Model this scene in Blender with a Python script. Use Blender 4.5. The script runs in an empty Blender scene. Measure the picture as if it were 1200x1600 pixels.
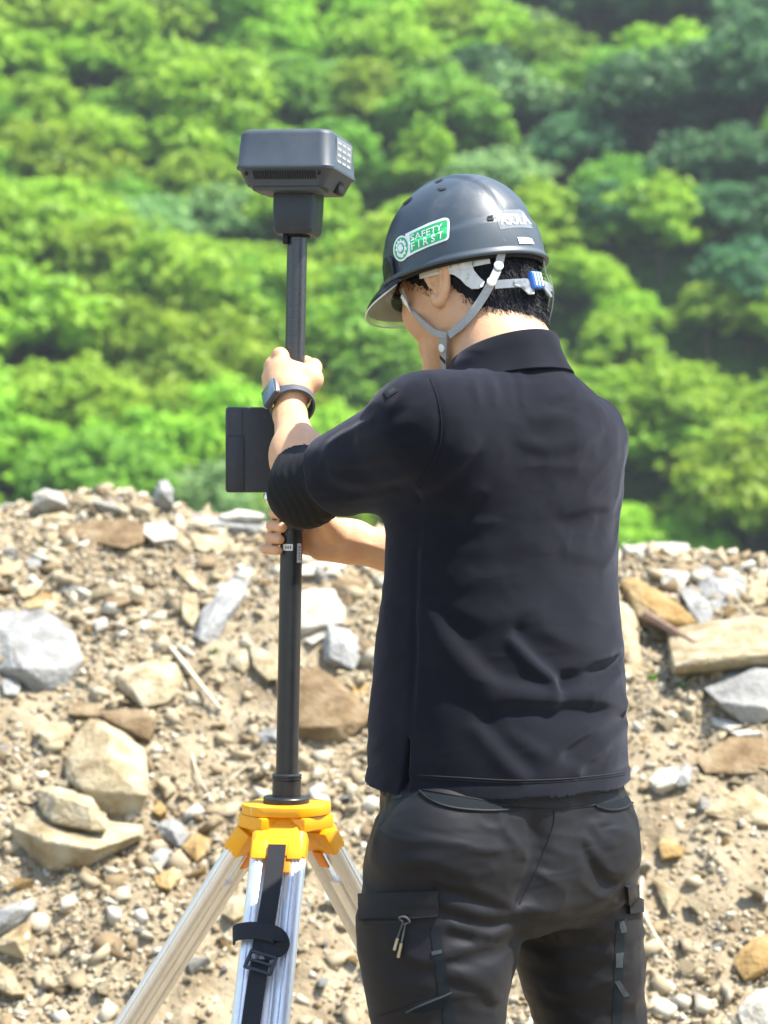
import bpy, bmesh, math, random
import numpy as np
from mathutils import Vector, Matrix
from mathutils.bvhtree import BVHTree

# ------------------------------------------------------------------ camera, sky, sun, exposure
F = 3424.0                     # focal length in pixels of the 1200 x 1600 photograph
CZ = 1.40                      # camera height
scene = bpy.context.scene
COL = scene.collection
cd = bpy.data.cameras.new('camera')
cam = bpy.data.objects.new('camera', cd); COL.objects.link(cam)
cam.location = (0, 0, CZ); cam.rotation_euler = (math.radians(90), 0, 0)
cd.sensor_fit = 'VERTICAL'; cd.sensor_height = 36; cd.lens = 36 * F / 1600
cd.clip_start = 0.05; cd.clip_end = 3000
cd.dof.use_dof = True; cd.dof.focus_distance = 3.0; cd.dof.aperture_fstop = 5.5
scene.camera = cam

SUN = np.array([0.93, -0.22, 0.0]); SUN /= np.linalg.norm(SUN)
SUN_EL = math.radians(63)
SUN_DIR = np.array([SUN[0] * math.cos(SUN_EL), SUN[1] * math.cos(SUN_EL), math.sin(SUN_EL)])
world = bpy.data.worlds.new('World'); scene.world = world; world.use_nodes = True
wn = world.node_tree
sky = wn.nodes.new('ShaderNodeTexSky'); sky.sky_type = 'NISHITA'; sky.sun_disc = False
sky.sun_elevation = SUN_EL
sky.sun_rotation = math.atan2(SUN_DIR[0], SUN_DIR[1])
bg = wn.nodes['Background']; bg.inputs['Strength'].default_value = 0.15
wn.links.new(sky.outputs[0], bg.inputs['Color'])
sd = bpy.data.lights.new('sun', 'SUN'); sd.energy = 4.8; sd.angle = math.radians(0.6); sd.color = (1, 0.95, 0.87)
so = bpy.data.objects.new('sun', sd); COL.objects.link(so)
so.rotation_euler = Vector(SUN_DIR).to_track_quat('Z', 'Y').to_euler()
vs = scene.view_settings
vs.view_transform = 'Standard'; vs.look = 'None'; vs.gamma = 1; vs.use_curve_mapping = False
vs.exposure = 1.6
scene.cycles.max_bounces = 6
scene.cycles.transparent_max_bounces = 12
scene.cycles.use_denoising = True

rng = np.random.default_rng(7)
R2D = math.degrees

def W(px, py, Y):
    """A point seen at photograph pixel (px, py) at distance Y."""
    return np.array([(px - 600) / F * Y, Y, CZ - (py - 800) / F * Y])

def unit(v):
    v = np.asarray(v, float); return v / np.linalg.norm(v)

# ------------------------------------------------------------------ mesh helpers
def mesh_np(name, V, Fc, smooth=False):
    """Fast mesh from numpy vertices and an (n, k) face array or a list of such arrays."""
    V = np.asarray(V, np.float32)
    fl = Fc if isinstance(Fc, list) else [Fc]
    fl = [np.asarray(f, np.int32) for f in fl if len(f)]
    me = bpy.data.meshes.new(name)
    me.vertices.add(len(V)); me.vertices.foreach_set('co', V.ravel())
    loops = np.concatenate([f.ravel() for f in fl])
    sizes = np.concatenate([np.full(len(f), f.shape[1], np.int32) for f in fl])
    starts = np.concatenate([[0], np.cumsum(sizes)[:-1]]).astype(np.int32)
    me.loops.add(len(loops)); me.loops.foreach_set('vertex_index', loops)
    me.polygons.add(len(sizes)); me.polygons.foreach_set('loop_start', starts)
    me.polygons.foreach_set('loop_total', sizes)
    if smooth: me.polygons.foreach_set('use_smooth', np.ones(len(sizes), bool))
    me.update(calc_edges=True); me.validate()
    return me

def put(name, me, mat=None, parent=None, loc=None):
    o = bpy.data.objects.new(name, me); COL.objects.link(o)
    if mat is not None and me is not None:
        me.materials.clear(); me.materials.append(mat)
    if loc is not None: o.location = loc
    if parent is not None: o.parent = parent
    return o

def off(parent):
    """World offset of a parent chain (only translated parents are used)."""
    v = np.zeros(3)
    while parent is not None:
        v += np.array(parent.location); parent = parent.parent
    return v

def wput(name, V, Fc, mat, parent=None, smooth=False):
    """Mesh given in world coordinates, hung under a parent or centred on its own base."""
    V = np.asarray(V, float)
    if parent is not None:
        return put(name, mesh_np(name, V - off(parent), Fc, smooth), mat, parent)
    c = np.array([V[:, 0].mean(), V[:, 1].mean(), V[:, 2].min()])
    return put(name, mesh_np(name, V - c, Fc, smooth), mat, None, c)

def empty(name, loc):
    o = bpy.data.objects.new(name, None); COL.objects.link(o); o.location = loc
    o.empty_display_size = 0.1
    return o

def tag(o, label=None, cat=None, group=None, kind=None):
    if label: o['label'] = label
    if cat: o['category'] = cat
    if group: o['group'] = group
    if kind: o['kind'] = kind
    return o

class MB:
    """Collects simple solids into one mesh."""
    def __init__(s): s.V = []; s.F = []; s.n = 0
    def add(s, V, Fc):
        V = np.asarray(V, float)
        for f in Fc: s.F.append([i + s.n for i in f])
        s.V.append(V); s.n += len(V); return s
    def bmesh(s, bm, M=None):
        bm.verts.ensure_lookup_table(); bm.verts.index_update()
        V = np.array([v.co[:] for v in bm.verts])
        if M is not None: V = V @ M[:3, :3].T + M[:3, 3]
        s.add(V, [[v.index for v in f.verts] for f in bm.faces]); bm.free(); return s
    def box(s, c, size, ax=None, bevel=0.0, seg=2):
        bm = bmesh.new(); bmesh.ops.create_cube(bm, size=1)
        bmesh.ops.scale(bm, vec=size, verts=bm.verts)
        if bevel: bmesh.ops.bevel(bm, geom=bm.edges[:], offset=bevel, segments=seg, affect='EDGES', profile=0.5)
        M = np.eye(4); M[:3, 3] = c
        if ax is not None: M[:3, :3] = np.array(ax).T
        return s.bmesh(bm, M)
    def sweep(s, pts, rad, n=12, prof=None, cap=True, up=None):
        """Tube along pts; rad a number or one per point; prof an (n, 2) unit profile."""
        pts = np.asarray(pts, float); m = len(pts)
        rad = np.full(m, rad) if np.isscalar(rad) else np.asarray(rad, float)
        if prof is None:
            a = np.linspace(0, 2 * np.pi, n, endpoint=False); prof = np.stack([np.cos(a), np.sin(a)], 1)
        n = len(prof); T = np.gradient(pts, axis=0); T /= np.linalg.norm(T, axis=1)[:, None]
        u = np.array(up if up is not None else ([0, 0, 1] if abs(T[0][2]) < 0.9 else [0, 1, 0]), float)
        V = []
        for i in range(m):
            u = u - T[i] * (u @ T[i]); u /= np.linalg.norm(u); v = np.cross(T[i], u)
            V.append(pts[i] + rad[i] * (prof[:, :1] * u + prof[:, 1:] * v))
        Fc = [[i * n + j, i * n + (j + 1) % n, (i + 1) * n + (j + 1) % n, (i + 1) * n + j] for i in range(m - 1) for j in range(n)]
        if cap: Fc += [list(range(n))[::-1], [(m - 1) * n + j for j in range(n)]]
        return s.add(np.concatenate(V), Fc)
    def lathe(s, base, prof, axis=(0, 0, 1), n=32):
        """prof: (radius, height) pairs along axis."""
        ax = unit(axis); u = unit(np.cross(ax, [0.3, 1, 0.2])); v = np.cross(ax, u)
        a = np.linspace(0, 2 * np.pi, n, endpoint=False)
        ring = np.cos(a)[:, None] * u + np.sin(a)[:, None] * v
        V = np.concatenate([np.asarray(base) + r * ring + h * ax for r, h in prof]); m = len(prof)
        Fc = [[i * n + j, i * n + (j + 1) % n, (i + 1) * n + (j + 1) % n, (i + 1) * n + j] for i in range(m - 1) for j in range(n)]
        Fc += [list(range(n))[::-1], [(m - 1) * n + j for j in range(n)]]
        return s.add(V, Fc)
    def prism(s, poly, o, ux, uy, un, t, bevel=0.0):
        """Polygon (2-D, counter-clockwise) extruded by t along un."""
        bm = bmesh.new(); P = [Vector(np.asarray(o) + x * np.asarray(ux) + y * np.asarray(uy)) for x, y in poly]
        vs_ = [bm.verts.new(p) for p in P]; f = bm.faces.new(vs_)
        r = bmesh.ops.extrude_face_region(bm, geom=[f])
        bmesh.ops.translate(bm, vec=Vector(np.asarray(un) * t), verts=[e for e in r['geom'] if isinstance(e, bmesh.types.BMVert)])
        bmesh.ops.recalc_face_normals(bm, faces=bm.faces[:])
        if bevel: bmesh.ops.bevel(bm, geom=bm.edges[:], offset=bevel, segments=2, affect='EDGES', profile=0.5)
        return s.bmesh(bm)
    def ribbon(s, pts, nrm, width, thick, sub=6):
        """Flat strap along pts (smoothed) with outward normals nrm."""
        pts = catmull(np.asarray(pts, float), sub); nrm = catmull(np.asarray(nrm, float), sub)
        T = np.gradient(pts, axis=0); T /= np.linalg.norm(T, axis=1)[:, None]
        Nn = nrm - T * (nrm * T).sum(1)[:, None]; Nn /= np.linalg.norm(Nn, axis=1)[:, None]
        S = np.cross(T, Nn); m = len(pts); w = width / 2
        V = np.stack([pts - S * w, pts + S * w, pts + S * w * 0.96 + Nn * thick, pts - S * w * 0.96 + Nn * thick], 1).reshape(-1, 3)
        Fc = [[i * 4 + j, i * 4 + (j + 1) % 4, i * 4 + 4 + (j + 1) % 4, i * 4 + 4 + j] for i in range(m - 1) for j in range(4)]
        Fc += [[3, 2, 1, 0], [m * 4 - 4, m * 4 - 3, m * 4 - 2, m * 4 - 1]]
        return s.add(V, Fc)
    def build(s, name, mat, parent=None, smooth=True, ang=35):
        V = np.concatenate(s.V)
        o = off(parent) if parent is not None else np.array([V[:, 0].mean(), V[:, 1].mean(), V[:, 2].min()])
        me = bpy.data.meshes.new(name); me.from_pydata((V - o).tolist(), [], s.F)
        bm = bmesh.new(); bm.from_mesh(me); bmesh.ops.recalc_face_normals(bm, faces=bm.faces[:])
        if smooth:
            for f in bm.faces: f.smooth = True
            for e in bm.edges:
                e.smooth = len(e.link_faces) == 2 and e.calc_face_angle(0) < math.radians(ang)
        bm.to_mesh(me); bm.free()
        return put(name, me, mat, parent, None if parent is not None else o)

def catmull(P, sub):
    P = np.asarray(P, float)
    if len(P) < 3: return np.array([P[0] + (P[-1] - P[0]) * t for t in np.linspace(0, 1, sub + 1)])
    Q = np.concatenate([[2 * P[0] - P[1]], P, [2 * P[-1] - P[-2]]]); out = []
    for i in range(1, len(Q) - 2):
        for t in np.linspace(0, 1, sub, endpoint=False):
            a, b, c, d = Q[i - 1:i + 3]
            out.append(0.5 * (2 * b + (c - a) * t + (2 * a - 5 * b + 4 * c - d) * t * t + (3 * b - a - 3 * c + d) * t ** 3))
    out.append(P[-1]); return np.array(out)

# ------------------------------------------------------------------ numpy value noise
def _hash(i, j, k):
    h = (i * 374761393 + j * 668265263 + k * 2147483647 + 1013904223) & 0xFFFFFFFF
    h = ((h ^ (h >> 13)) * 1274126177) & 0xFFFFFFFF
    return ((h ^ (h >> 16)) & 0xFFFF) / 32767.5 - 1.0

def vnoise(P):
    P = np.asarray(P, float); I = np.floor(P).astype(np.int64); f = P - I; f = f * f * (3 - 2 * f)
    r = 0
    for dx in (0, 1):
        for dy in (0, 1):
            for dz in (0, 1):
                w = (f[..., 0] if dx else 1 - f[..., 0]) * (f[..., 1] if dy else 1 - f[..., 1]) * (f[..., 2] if dz else 1 - f[..., 2])
                r = r + w * _hash(I[..., 0] + dx, I[..., 1] + dy, I[..., 2] + dz)
    return r

def fbm(P, oct=4, gain=0.5):
    P = np.asarray(P, float); a, r = 1.0, 0
    for o in range(oct): r = r + a * vnoise(P * 2 ** o + 17.3 * o); a *= gain
    return r

# ------------------------------------------------------------------ implicit surfaces (bodies, clothes) and surface nets
def smin(a, b, k):
    if k <= 0: return np.minimum(a, b)
    h = np.maximum(k - np.abs(a - b), 0) / k
    return np.minimum(a, b) - h * h * k * 0.25

class SDF:
    def __init__(s): s.ops = []
    def _add(s, kind, c, R, f, k): s.ops.append((kind, np.asarray(c, float), R, f, k)); return s
    def cone(s, a, b, ra, rb, k=0.02, kind='u'):
        a = np.asarray(a, float); b = np.asarray(b, float); ab = b - a; L2 = ab @ ab
        def f(P):
            t = np.clip(((P - a) @ ab) / L2, 0, 1)
            return np.linalg.norm(P - a - t[..., None] * ab, axis=-1) - (ra + (rb - ra) * t)
        return s._add(kind, (a + b) / 2, math.sqrt(L2) / 2 + max(ra, rb), f, k)
    def chain(s, pts, rads, k=0.01, kind='u'):
        for i in range(len(pts) - 1): s.cone(pts[i], pts[i + 1], rads[i], rads[i + 1], k, kind)
        return s
    def ball(s, c, r, k=0.02, kind='u'):
        c = np.asarray(c, float)
        return s._add(kind, c, r, lambda P: np.linalg.norm(P - c, axis=-1) - r, k)
    def ell(s, c, rad, ax=None, k=0.02, kind='u'):
        c = np.asarray(c, float); rad = np.asarray(rad, float); A = np.eye(3) if ax is None else np.asarray(ax, float)
        def f(P):
            q = (P - c) @ A.T
            k0 = np.linalg.norm(q / rad, axis=-1); k1 = np.linalg.norm(q / rad ** 2, axis=-1)
            return np.maximum(k0 * (k0 - 1) / np.maximum(k1, 1e-6), np.linalg.norm(q, axis=-1) - rad.max())
        return s._add(kind, c, rad.max(), f, k)
    def rbox(s, c, half, ax=None, r=0.005, k=0.01, kind='u'):
        c = np.asarray(c, float); half = np.asarray(half, float); A = np.eye(3) if ax is None else np.asarray(ax, float)
        def f(P):
            q = np.abs((P - c) @ A.T) - (half - r)
            return np.linalg.norm(np.maximum(q, 0), axis=-1) + np.minimum(q.max(-1), 0) - r
        return s._add(kind, c, np.linalg.norm(half), f, k)
    def loft(s, z, cx, cy, w, d, rx, k=0.03, pw=2.0, kind='u'):
        """Stack of oval sections: centre (cx, cy), half width w along rx, half depth d across."""
        z = np.asarray(z, float); o = np.argsort(z); z = z[o]
        cx, cy, w, d = [np.asarray(v, float)[o] for v in (cx, cy, w, d)]
        zz = np.linspace(z[0], z[-1], 200)
        def sm(v):
            q = np.interp(zz, z, v); ker = np.hanning(25); ker /= ker.sum()
            return np.convolve(np.pad(q, 12, mode='edge'), ker, 'valid')
        cx, cy, w, d = sm(cx), sm(cy), sm(w), sm(d); fx = np.array([-rx[1], rx[0]])
        def f(P):
            Z = P[..., 2]; x = P[..., 0] - np.interp(Z, zz, cx); y = P[..., 1] - np.interp(Z, zz, cy)
            a = np.abs(x * rx[0] + y * rx[1]); b = np.abs(x * fx[0] + y * fx[1])
            ww = np.interp(Z, zz, w); dd = np.interp(Z, zz, d)
            k0 = ((a / ww) ** pw + (b / dd) ** pw) ** (1 / pw)
            k1 = np.sqrt((a / ww ** 2) ** 2 + (b / dd ** 2) ** 2)
            e = k0 * (k0 - 1) / np.maximum(k1, 1e-6)
            return np.maximum(e, np.maximum(zz[0] - Z, Z - zz[-1]))
        c = [cx.mean(), cy.mean(), (z[0] + z[-1]) / 2]
        return s._add(kind, c, (z[-1] - z[0]) / 2 + max(w.max(), d.max()) + 0.05, f, k)
    def fold(s, pts, w, a):
        """Raises (a > 0) or sinks the surface along a 3-D polyline."""
        pts = catmull(np.asarray(pts, float), 3) if len(pts) > 2 else np.asarray(pts, float)
        m = len(pts) - 1; c = pts.mean(0)
        def f(P):
            best = np.full(P.shape[:-1], 1e9)
            for i in range(m):
                ab = pts[i + 1] - pts[i]; t = np.clip(((P - pts[i]) @ ab) / (ab @ ab + 1e-12), 0, 1)
                q = np.linalg.norm(P - pts[i] - t[..., None] * ab, axis=-1)
                u = (i + t) / m; best = np.minimum(best, q / w + 0.9 * np.maximum(np.abs(2 * u - 1) - 0.45, 0) ** 1.5)
            return -a * np.exp(-best ** 1.5)
        return s._add('d', c, np.linalg.norm(pts - c, axis=1).max() + 2.6 * w, f, 0)
    def disp(s, f, c=(0, 0, 1), R=50): return s._add('d', c, R, f, 0)
    def cut(s, f): return s._add('i', (0, 0, 1), 50, f, 0)
    def __call__(s, P, margin=0.05):
        flat = P.ndim == 2
        if flat: P = P[:, None, :]
        bc = P.mean(1); br = np.linalg.norm(P - bc[:, None], axis=-1).max() if P.shape[1] > 1 else 0.0
        d = np.full(P.shape[:2], 1.0)
        for kind, c, R, f, k in s.ops:
            m = np.linalg.norm(bc - c, axis=1) < R + br + margin + k
            if not m.any(): continue
            if kind == 'd':                                  # relief only matters close to the surface
                near = m[:, None] & (np.abs(d) < 0.014)
                if near.any(): d[near] += f(P[near])
                continue
            v = f(P[m])
            if kind == 'u': d[m] = smin(d[m], v, k)
            elif kind == 's': d[m] = -smin(-d[m], v, k)
            elif kind == 'i': d[m] = np.maximum(d[m], v)
        return d[:, 0] if flat else d

def polygonize(sdf, lo, hi, h, n=8):
    lo = np.asarray(lo, float); hi = np.asarray(hi, float); bs = n * h
    nb = np.ceil((hi - lo) / bs).astype(int)
    bi = np.stack(np.meshgrid(*[np.arange(q) for q in nb], indexing='ij'), -1).reshape(-1, 3)
    d = sdf(lo + (bi + 0.5) * bs, margin=bs * 3)
    bi = bi[(d < bs * 1.3) & (d > -bs * 1.0 - 0.042)]      # blended solids read deeper than they are
    loc = np.stack(np.meshgrid(*[np.arange(n + 1)] * 3, indexing='ij'), -1).reshape(-1, 3)
    vals = np.concatenate([sdf(lo + (b[:, None, :] * n + loc[None]) * h) for b in np.array_split(bi, max(1, len(bi) // 1500))])
    vals = vals.reshape(-1, n + 1, n + 1, n + 1)
    ins = vals < 0
    cs = [(i, j, k) for i in (0, 1) for j in (0, 1) for k in (0, 1)]
    cnt = sum(ins[:, i:i + n, j:j + n, k:k + n].astype(np.int8) for i, j, k in cs)
    b, i, j, k = np.nonzero((cnt > 0) & (cnt < 8))
    cv = {c: vals[b, i + c[0], j + c[1], k + c[2]] for c in cs}
    acc = np.zeros((len(b), 3)); nc = np.zeros(len(b))
    for c0 in cs:
        for a in range(3):
            if c0[a]: continue
            c1 = tuple(1 if q == a else c0[q] for q in range(3)); v0, v1 = cv[c0], cv[c1]
            m = (v0 < 0) != (v1 < 0); t = np.where(m, v0 / np.where(m, v0 - v1, 1), 0)
            p = np.tile(np.array(c0, float), (len(b), 1)); p[:, a] = t
            acc[m] += p[m]; nc[m] += 1
    acc /= nc[:, None]
    N = nb * n + 2; g = bi[b] * n + np.stack([i, j, k], 1)
    V = lo + (g + acc) * h
    gid = (g[:, 0] * N[1] + g[:, 1]) * N[2] + g[:, 2]
    order = np.argsort(gid); gid = gid[order]; V = V[order]
    st = np.array([N[1] * N[2], N[2], 1]); faces = []
    for a in range(3):
        u, v = (a + 1) % 3, (a + 2) % 3; sh = [0, 0, 0]; sh[a] = 1
        s0 = ins[:, :n, :n, :n]; s1 = ins[:, sh[0]:n + sh[0], sh[1]:n + sh[1], sh[2]:n + sh[2]]
        b, i, j, k = np.nonzero(s0 != s1); gg = bi[b] * n + np.stack([i, j, k], 1); pos = s0[b, i, j, k]
        base = gg @ st; q = np.stack([base, base - st[u], base - st[u] - st[v], base - st[v]], 1)
        ix = np.searchsorted(gid, q); ix = np.minimum(ix, len(gid) - 1); ok = (gid[ix] == q).all(1)
        ix = ix[ok]; pos = pos[ok]; ix[~pos] = ix[~pos][:, ::-1]; faces.append(ix)
    return V, np.concatenate(faces)

def relax(V, Fc, it=1, lam=0.5):
    for _ in range(it):
        S = np.zeros_like(V); c = np.zeros(len(V))
        for a, b in ((0, 1), (1, 2), (2, 3), (3, 0)):
            np.add.at(S, Fc[:, a], V[Fc[:, b]]); np.add.at(c, Fc[:, a], 1)
            np.add.at(S, Fc[:, b], V[Fc[:, a]]); np.add.at(c, Fc[:, b], 1)
        V = V + lam * (S / np.maximum(c, 1)[:, None] - V)
    return V

def ray_sdf(sdf, px, py, y0=2.45, y1=3.5):
    Y = np.arange(y0, y1, 0.004); P = np.stack([(px - 600) / F * Y, Y, CZ - (py - 800) / F * Y], 1)
    d = sdf(P); m = np.nonzero(d < 0)[0]
    return P[m[0]] if len(m) else None

# ------------------------------------------------------------------ materials
def nodes(name):
    m = bpy.data.materials.new(name); m.use_nodes = True
    return m, m.node_tree, m.node_tree.nodes['Principled BSDF']

def lin(r, g, b):
    f = lambda c: (c / 255 / 12.92) if c / 255 <= 0.04045 else ((c / 255 + 0.055) / 1.055) ** 2.4
    return (f(r), f(g), f(b), 1)

def pmat(name, cols, scale=20, rough=0.6, bump=0.0, bscale=None, metal=0.0, coat=0.0, sheen=0.0, detail=6, coord='Object',
         rvar=0.1, spread=0.35, sss=0.0, trans=0.0, ior=1.45, obj_var=0.0, spec=0.5, dist=0.01, stretch=None, sheen_col=None):
    """Principled surface whose colour wanders between cols through noise, with fine relief."""
    m, nt, p = nodes(name); N = nt.nodes; L = nt.links
    tc = N.new('ShaderNodeTexCoord'); src = tc.outputs[coord]
    if stretch:
        mp = N.new('ShaderNodeMapping'); mp.inputs['Scale'].default_value = stretch; L.new(src, mp.inputs[0]); src = mp.outputs[0]
    if obj_var:
        oi = N.new('ShaderNodeObjectInfo'); va = N.new('ShaderNodeVectorMath'); va.operation = 'ADD'
        sc = N.new('ShaderNodeVectorMath'); sc.operation = 'SCALE'; sc.inputs['Scale'].default_value = 50
        cb = N.new('ShaderNodeCombineXYZ')
        for q in range(3): L.new(oi.outputs['Random'], cb.inputs[q])
        L.new(cb.outputs[0], sc.inputs[0]); L.new(src, va.inputs[0]); L.new(sc.outputs[0], va.inputs[1]); src = va.outputs[0]
    nz = N.new('ShaderNodeTexNoise'); nz.inputs['Scale'].default_value = scale; nz.inputs['Detail'].default_value = detail
    L.new(src, nz.inputs['Vector'])
    rp = N.new('ShaderNodeValToRGB'); L.new(nz.outputs['Fac'], rp.inputs[0])
    n = len(cols); el = rp.color_ramp.elements
    while len(el) < n: el.new(0.5)
    for i, c in enumerate(cols):
        el[i].position = 0.5 + (i / max(n - 1, 1) - 0.5) * 2 * spread * 0.8; el[i].color = c if len(c) == 4 else (*c, 1)
    col = rp.outputs[0]
    if obj_var:
        hs = N.new('ShaderNodeHueSaturation'); mr = N.new('ShaderNodeMapRange')
        mr.inputs['To Min'].default_value = 1 - obj_var; mr.inputs['To Max'].default_value = 1 + obj_var
        L.new(oi.outputs['Random'], mr.inputs[0]); L.new(mr.outputs[0], hs.inputs['Value']); L.new(col, hs.inputs['Color']); col = hs.outputs[0]
    L.new(col, p.inputs['Base Color'])
    r2 = N.new('ShaderNodeMapRange'); r2.inputs['To Min'].default_value = max(rough - rvar, 0.02); r2.inputs['To Max'].default_value = min(rough + rvar, 1)
    L.new(nz.outputs['Fac'], r2.inputs[0]); L.new(r2.outputs[0], p.inputs['Roughness'])
    p.inputs['Metallic'].default_value = metal; p.inputs['Coat Weight'].default_value = coat
    p.inputs['Sheen Weight'].default_value = sheen; p.inputs['Transmission Weight'].default_value = trans
    p.inputs['IOR'].default_value = ior; p.inputs['Specular IOR Level'].default_value = spec
    if sheen_col: p.inputs['Sheen Tint'].default_value = (*sheen_col, 1)
    if sss:
        p.inputs['Subsurface Weight'].default_value = sss; p.inputs['Subsurface Radius'].default_value = (1, 0.35, 0.2)
        p.inputs['Subsurface Scale'].default_value = 0.010
    if bump:
        nb = N.new('ShaderNodeTexNoise'); nb.inputs['Scale'].default_value = bscale or scale * 4; nb.inputs['Detail'].default_value = 8
        L.new(src, nb.inputs['Vector'])
        bp = N.new('ShaderNodeBump'); bp.inputs['Strength'].default_value = bump; bp.inputs['Distance'].default_value = dist
        L.new(nb.outputs['Fac'], bp.inputs['Height']); L.new(bp.outputs[0], p.inputs['Normal'])
    return m

def scuff(m, col, scale, lo_, hi_, stretch=(1, 1, 1), fac=1.0, rough=None):
    """Wear: patches and scratches of another colour where a noise passes a threshold."""
    nt = m.node_tree; N = nt.nodes; L = nt.links; p = N['Principled BSDF']; src = p.inputs['Base Color'].links[0].from_socket
    tc = N.new('ShaderNodeTexCoord'); mp = N.new('ShaderNodeMapping'); mp.inputs['Scale'].default_value = stretch; mp.inputs['Rotation'].default_value = (0.5, 0.3, 0.7); L.new(tc.outputs['Object'], mp.inputs[0])
    nz = N.new('ShaderNodeTexNoise'); nz.inputs['Scale'].default_value = scale; nz.inputs['Detail'].default_value = 9; nz.inputs['Roughness'].default_value = 0.62; L.new(mp.outputs[0], nz.inputs['Vector'])
    mr = N.new('ShaderNodeMapRange'); mr.inputs['From Min'].default_value = lo_; mr.inputs['From Max'].default_value = hi_; mr.inputs['To Max'].default_value = fac; L.new(nz.outputs['Fac'], mr.inputs[0])
    mx = N.new('ShaderNodeMix'); mx.data_type = 'RGBA'; L.new(mr.outputs[0], mx.inputs['Factor']); L.new(src, mx.inputs['A']); mx.inputs['B'].default_value = (*col, 1); L.new(mx.outputs['Result'], p.inputs['Base Color'])
    return m

def wrinkle(m, scale, dist, strength, stretch=(1, 1, 1), rot=(0.2, 0.4, 0.6)):
    """Fine cloth creases under the weave: ridged noise drawn out along one direction."""
    nt = m.node_tree; N = nt.nodes; L = nt.links; p = N['Principled BSDF']; old = p.inputs['Normal'].links[0].from_node
    tc = N.new('ShaderNodeTexCoord'); mp = N.new('ShaderNodeMapping'); mp.inputs['Scale'].default_value = stretch; mp.inputs['Rotation'].default_value = rot; L.new(tc.outputs['Object'], mp.inputs[0])
    nz = N.new('ShaderNodeTexNoise'); nz.noise_type = 'RIDGED_MULTIFRACTAL'; nz.inputs['Scale'].default_value = scale; nz.inputs['Detail'].default_value = 3; nz.inputs['Distortion'].default_value = 0.6; L.new(mp.outputs[0], nz.inputs['Vector'])
    bp = N.new('ShaderNodeBump'); bp.inputs['Strength'].default_value = strength; bp.inputs['Distance'].default_value = dist
    L.new(nz.outputs['Fac'], bp.inputs['Height']); L.new(bp.outputs[0], old.inputs['Normal'])
# ------------------------------------------------------------------ the spoil bank
CREST_X = [-3.5, -1.6, -1.095, -0.95, -0.6, -0.37, 0.0, 0.66, 1.1, 1.6, 3.5]
CREST_Z = [1.40, 1.42, 1.425, 1.435, 1.42, 1.365, 1.345, 1.27, 1.235, 1.2, 1.15]
def bank_z(x, y, detail=True):
    x = np.asarray(x, float); y = np.asarray(y, float)
    P = np.stack([x, y, np.zeros_like(x)], -1)
    foot = 4.0 + 0.10 * vnoise(P * 0.9 + 3.1)
    up = 0.63 * (y - foot)
    top = np.interp(x, CREST_X, CREST_Z) - 0.12 * np.maximum(y - 6.3, 0) - 0.9 * np.maximum(y - 7.4, 0) + 0.04 * (y - 6.3)
    z = np.maximum(smin(up, top, 0.25), 0)
    w = np.clip((y - foot) / 0.3, 0.08, 1) * np.clip((12 - y), 0, 1)
    z = z + w * (0.035 * vnoise(P * 2.3) + 0.022 * vnoise(P * 5.1 + 9))
    if detail: z = z + w * (0.016 * vnoise(P * 13) + 0.012 * vnoise(P * 31) + 0.009 * vnoise(P * 70))
    return z

def bank_hit(px, py):
    Y = np.arange(3.6, 7.6, 0.01); x = (px - 600) / F * Y; z = CZ - (py - 800) / F * Y
    m = np.nonzero(z < bank_z(x, Y, False))[0]
    Yh = Y[m[0]] if len(m) else 6.35
    return W(px, py, Yh)

BANK_N = unit([0, -0.63, 1.0])

def axis_grid(inner, step, outer, n):
    a = np.arange(inner[0], inner[1] + 1e-6, step)
    l = inner[0] - np.geomspace(step, inner[0] - outer[0], n)[::-1]; r = inner[1] + np.geomspace(step, outer[1] - inner[1], n)
    return np.concatenate([l, a, r])

def sheet(xs, ys, zf):
    X, Yy = np.meshgrid(xs, ys, indexing='ij'); V = np.stack([X, Yy, zf(X, Yy)], -1).reshape(-1, 3)
    n, m = len(xs), len(ys); i = np.arange(n - 1)[:, None] * m + np.arange(m - 1)[None]
    return V, np.stack([i, i + m, i + m + 1, i + 1], -1).reshape(-1, 4)

soil = pmat('soil', [(0.115, 0.086, 0.052), (0.20, 0.158, 0.098), (0.27, 0.222, 0.145), (0.33, 0.285, 0.20)], scale=9, rough=0.95, bump=0.9, bscale=60, detail=12, rvar=0.04, dist=0.012, spec=0.15)
V, Fc = sheet(axis_grid((-2.0, 2.0), 0.016, (-14, 14), 40), axis_grid((3.6, 6.9), 0.016, (-10, 11.5), 30), bank_z)
g = put('ground', mesh_np('ground', V, Fc, True), soil); tag(g, kind='structure')

# ------------------------------------------------------------------ far hillside
def hill_z(x, y):
    x = np.asarray(x, float); y = np.asarray(y, float); P = np.stack([x, y, 0 * x], -1)
    t = np.maximum(y - 92 - 0.10 * x, 0)
    z = np.where(y < 92, -2.5 - 24 * np.clip((y - 8) / 60, 0, 1), -26.5) + 0.80 * t - 0.35 * np.maximum(t - 170, 0)
    z = z + np.clip(t / 20, 0, 1) * (2.2 * vnoise(P * 0.045) + 1.2 * vnoise(P * 0.11 + 4))
    z = z + np.clip(t / 20, 0, 1) * 3.0 * np.sin(x * 0.085 + y * 0.03)
    return z
under = pmat('undergrowth', [(0.02, 0.055, 0.014), (0.05, 0.115, 0.022), (0.09, 0.18, 0.03)], scale=0.8, rough=0.95, bump=1.0, bscale=2.5, dist=0.6, spec=0.1)
V, Fc = sheet(axis_grid((-70, 70), 2.0, (-1200, 1200), 24), axis_grid((10, 320), 2.5, (-900, 1600), 22), hill_z)
h = put('hillside', mesh_np('hillside', V, Fc, True), under); tag(h, kind='structure')

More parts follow.
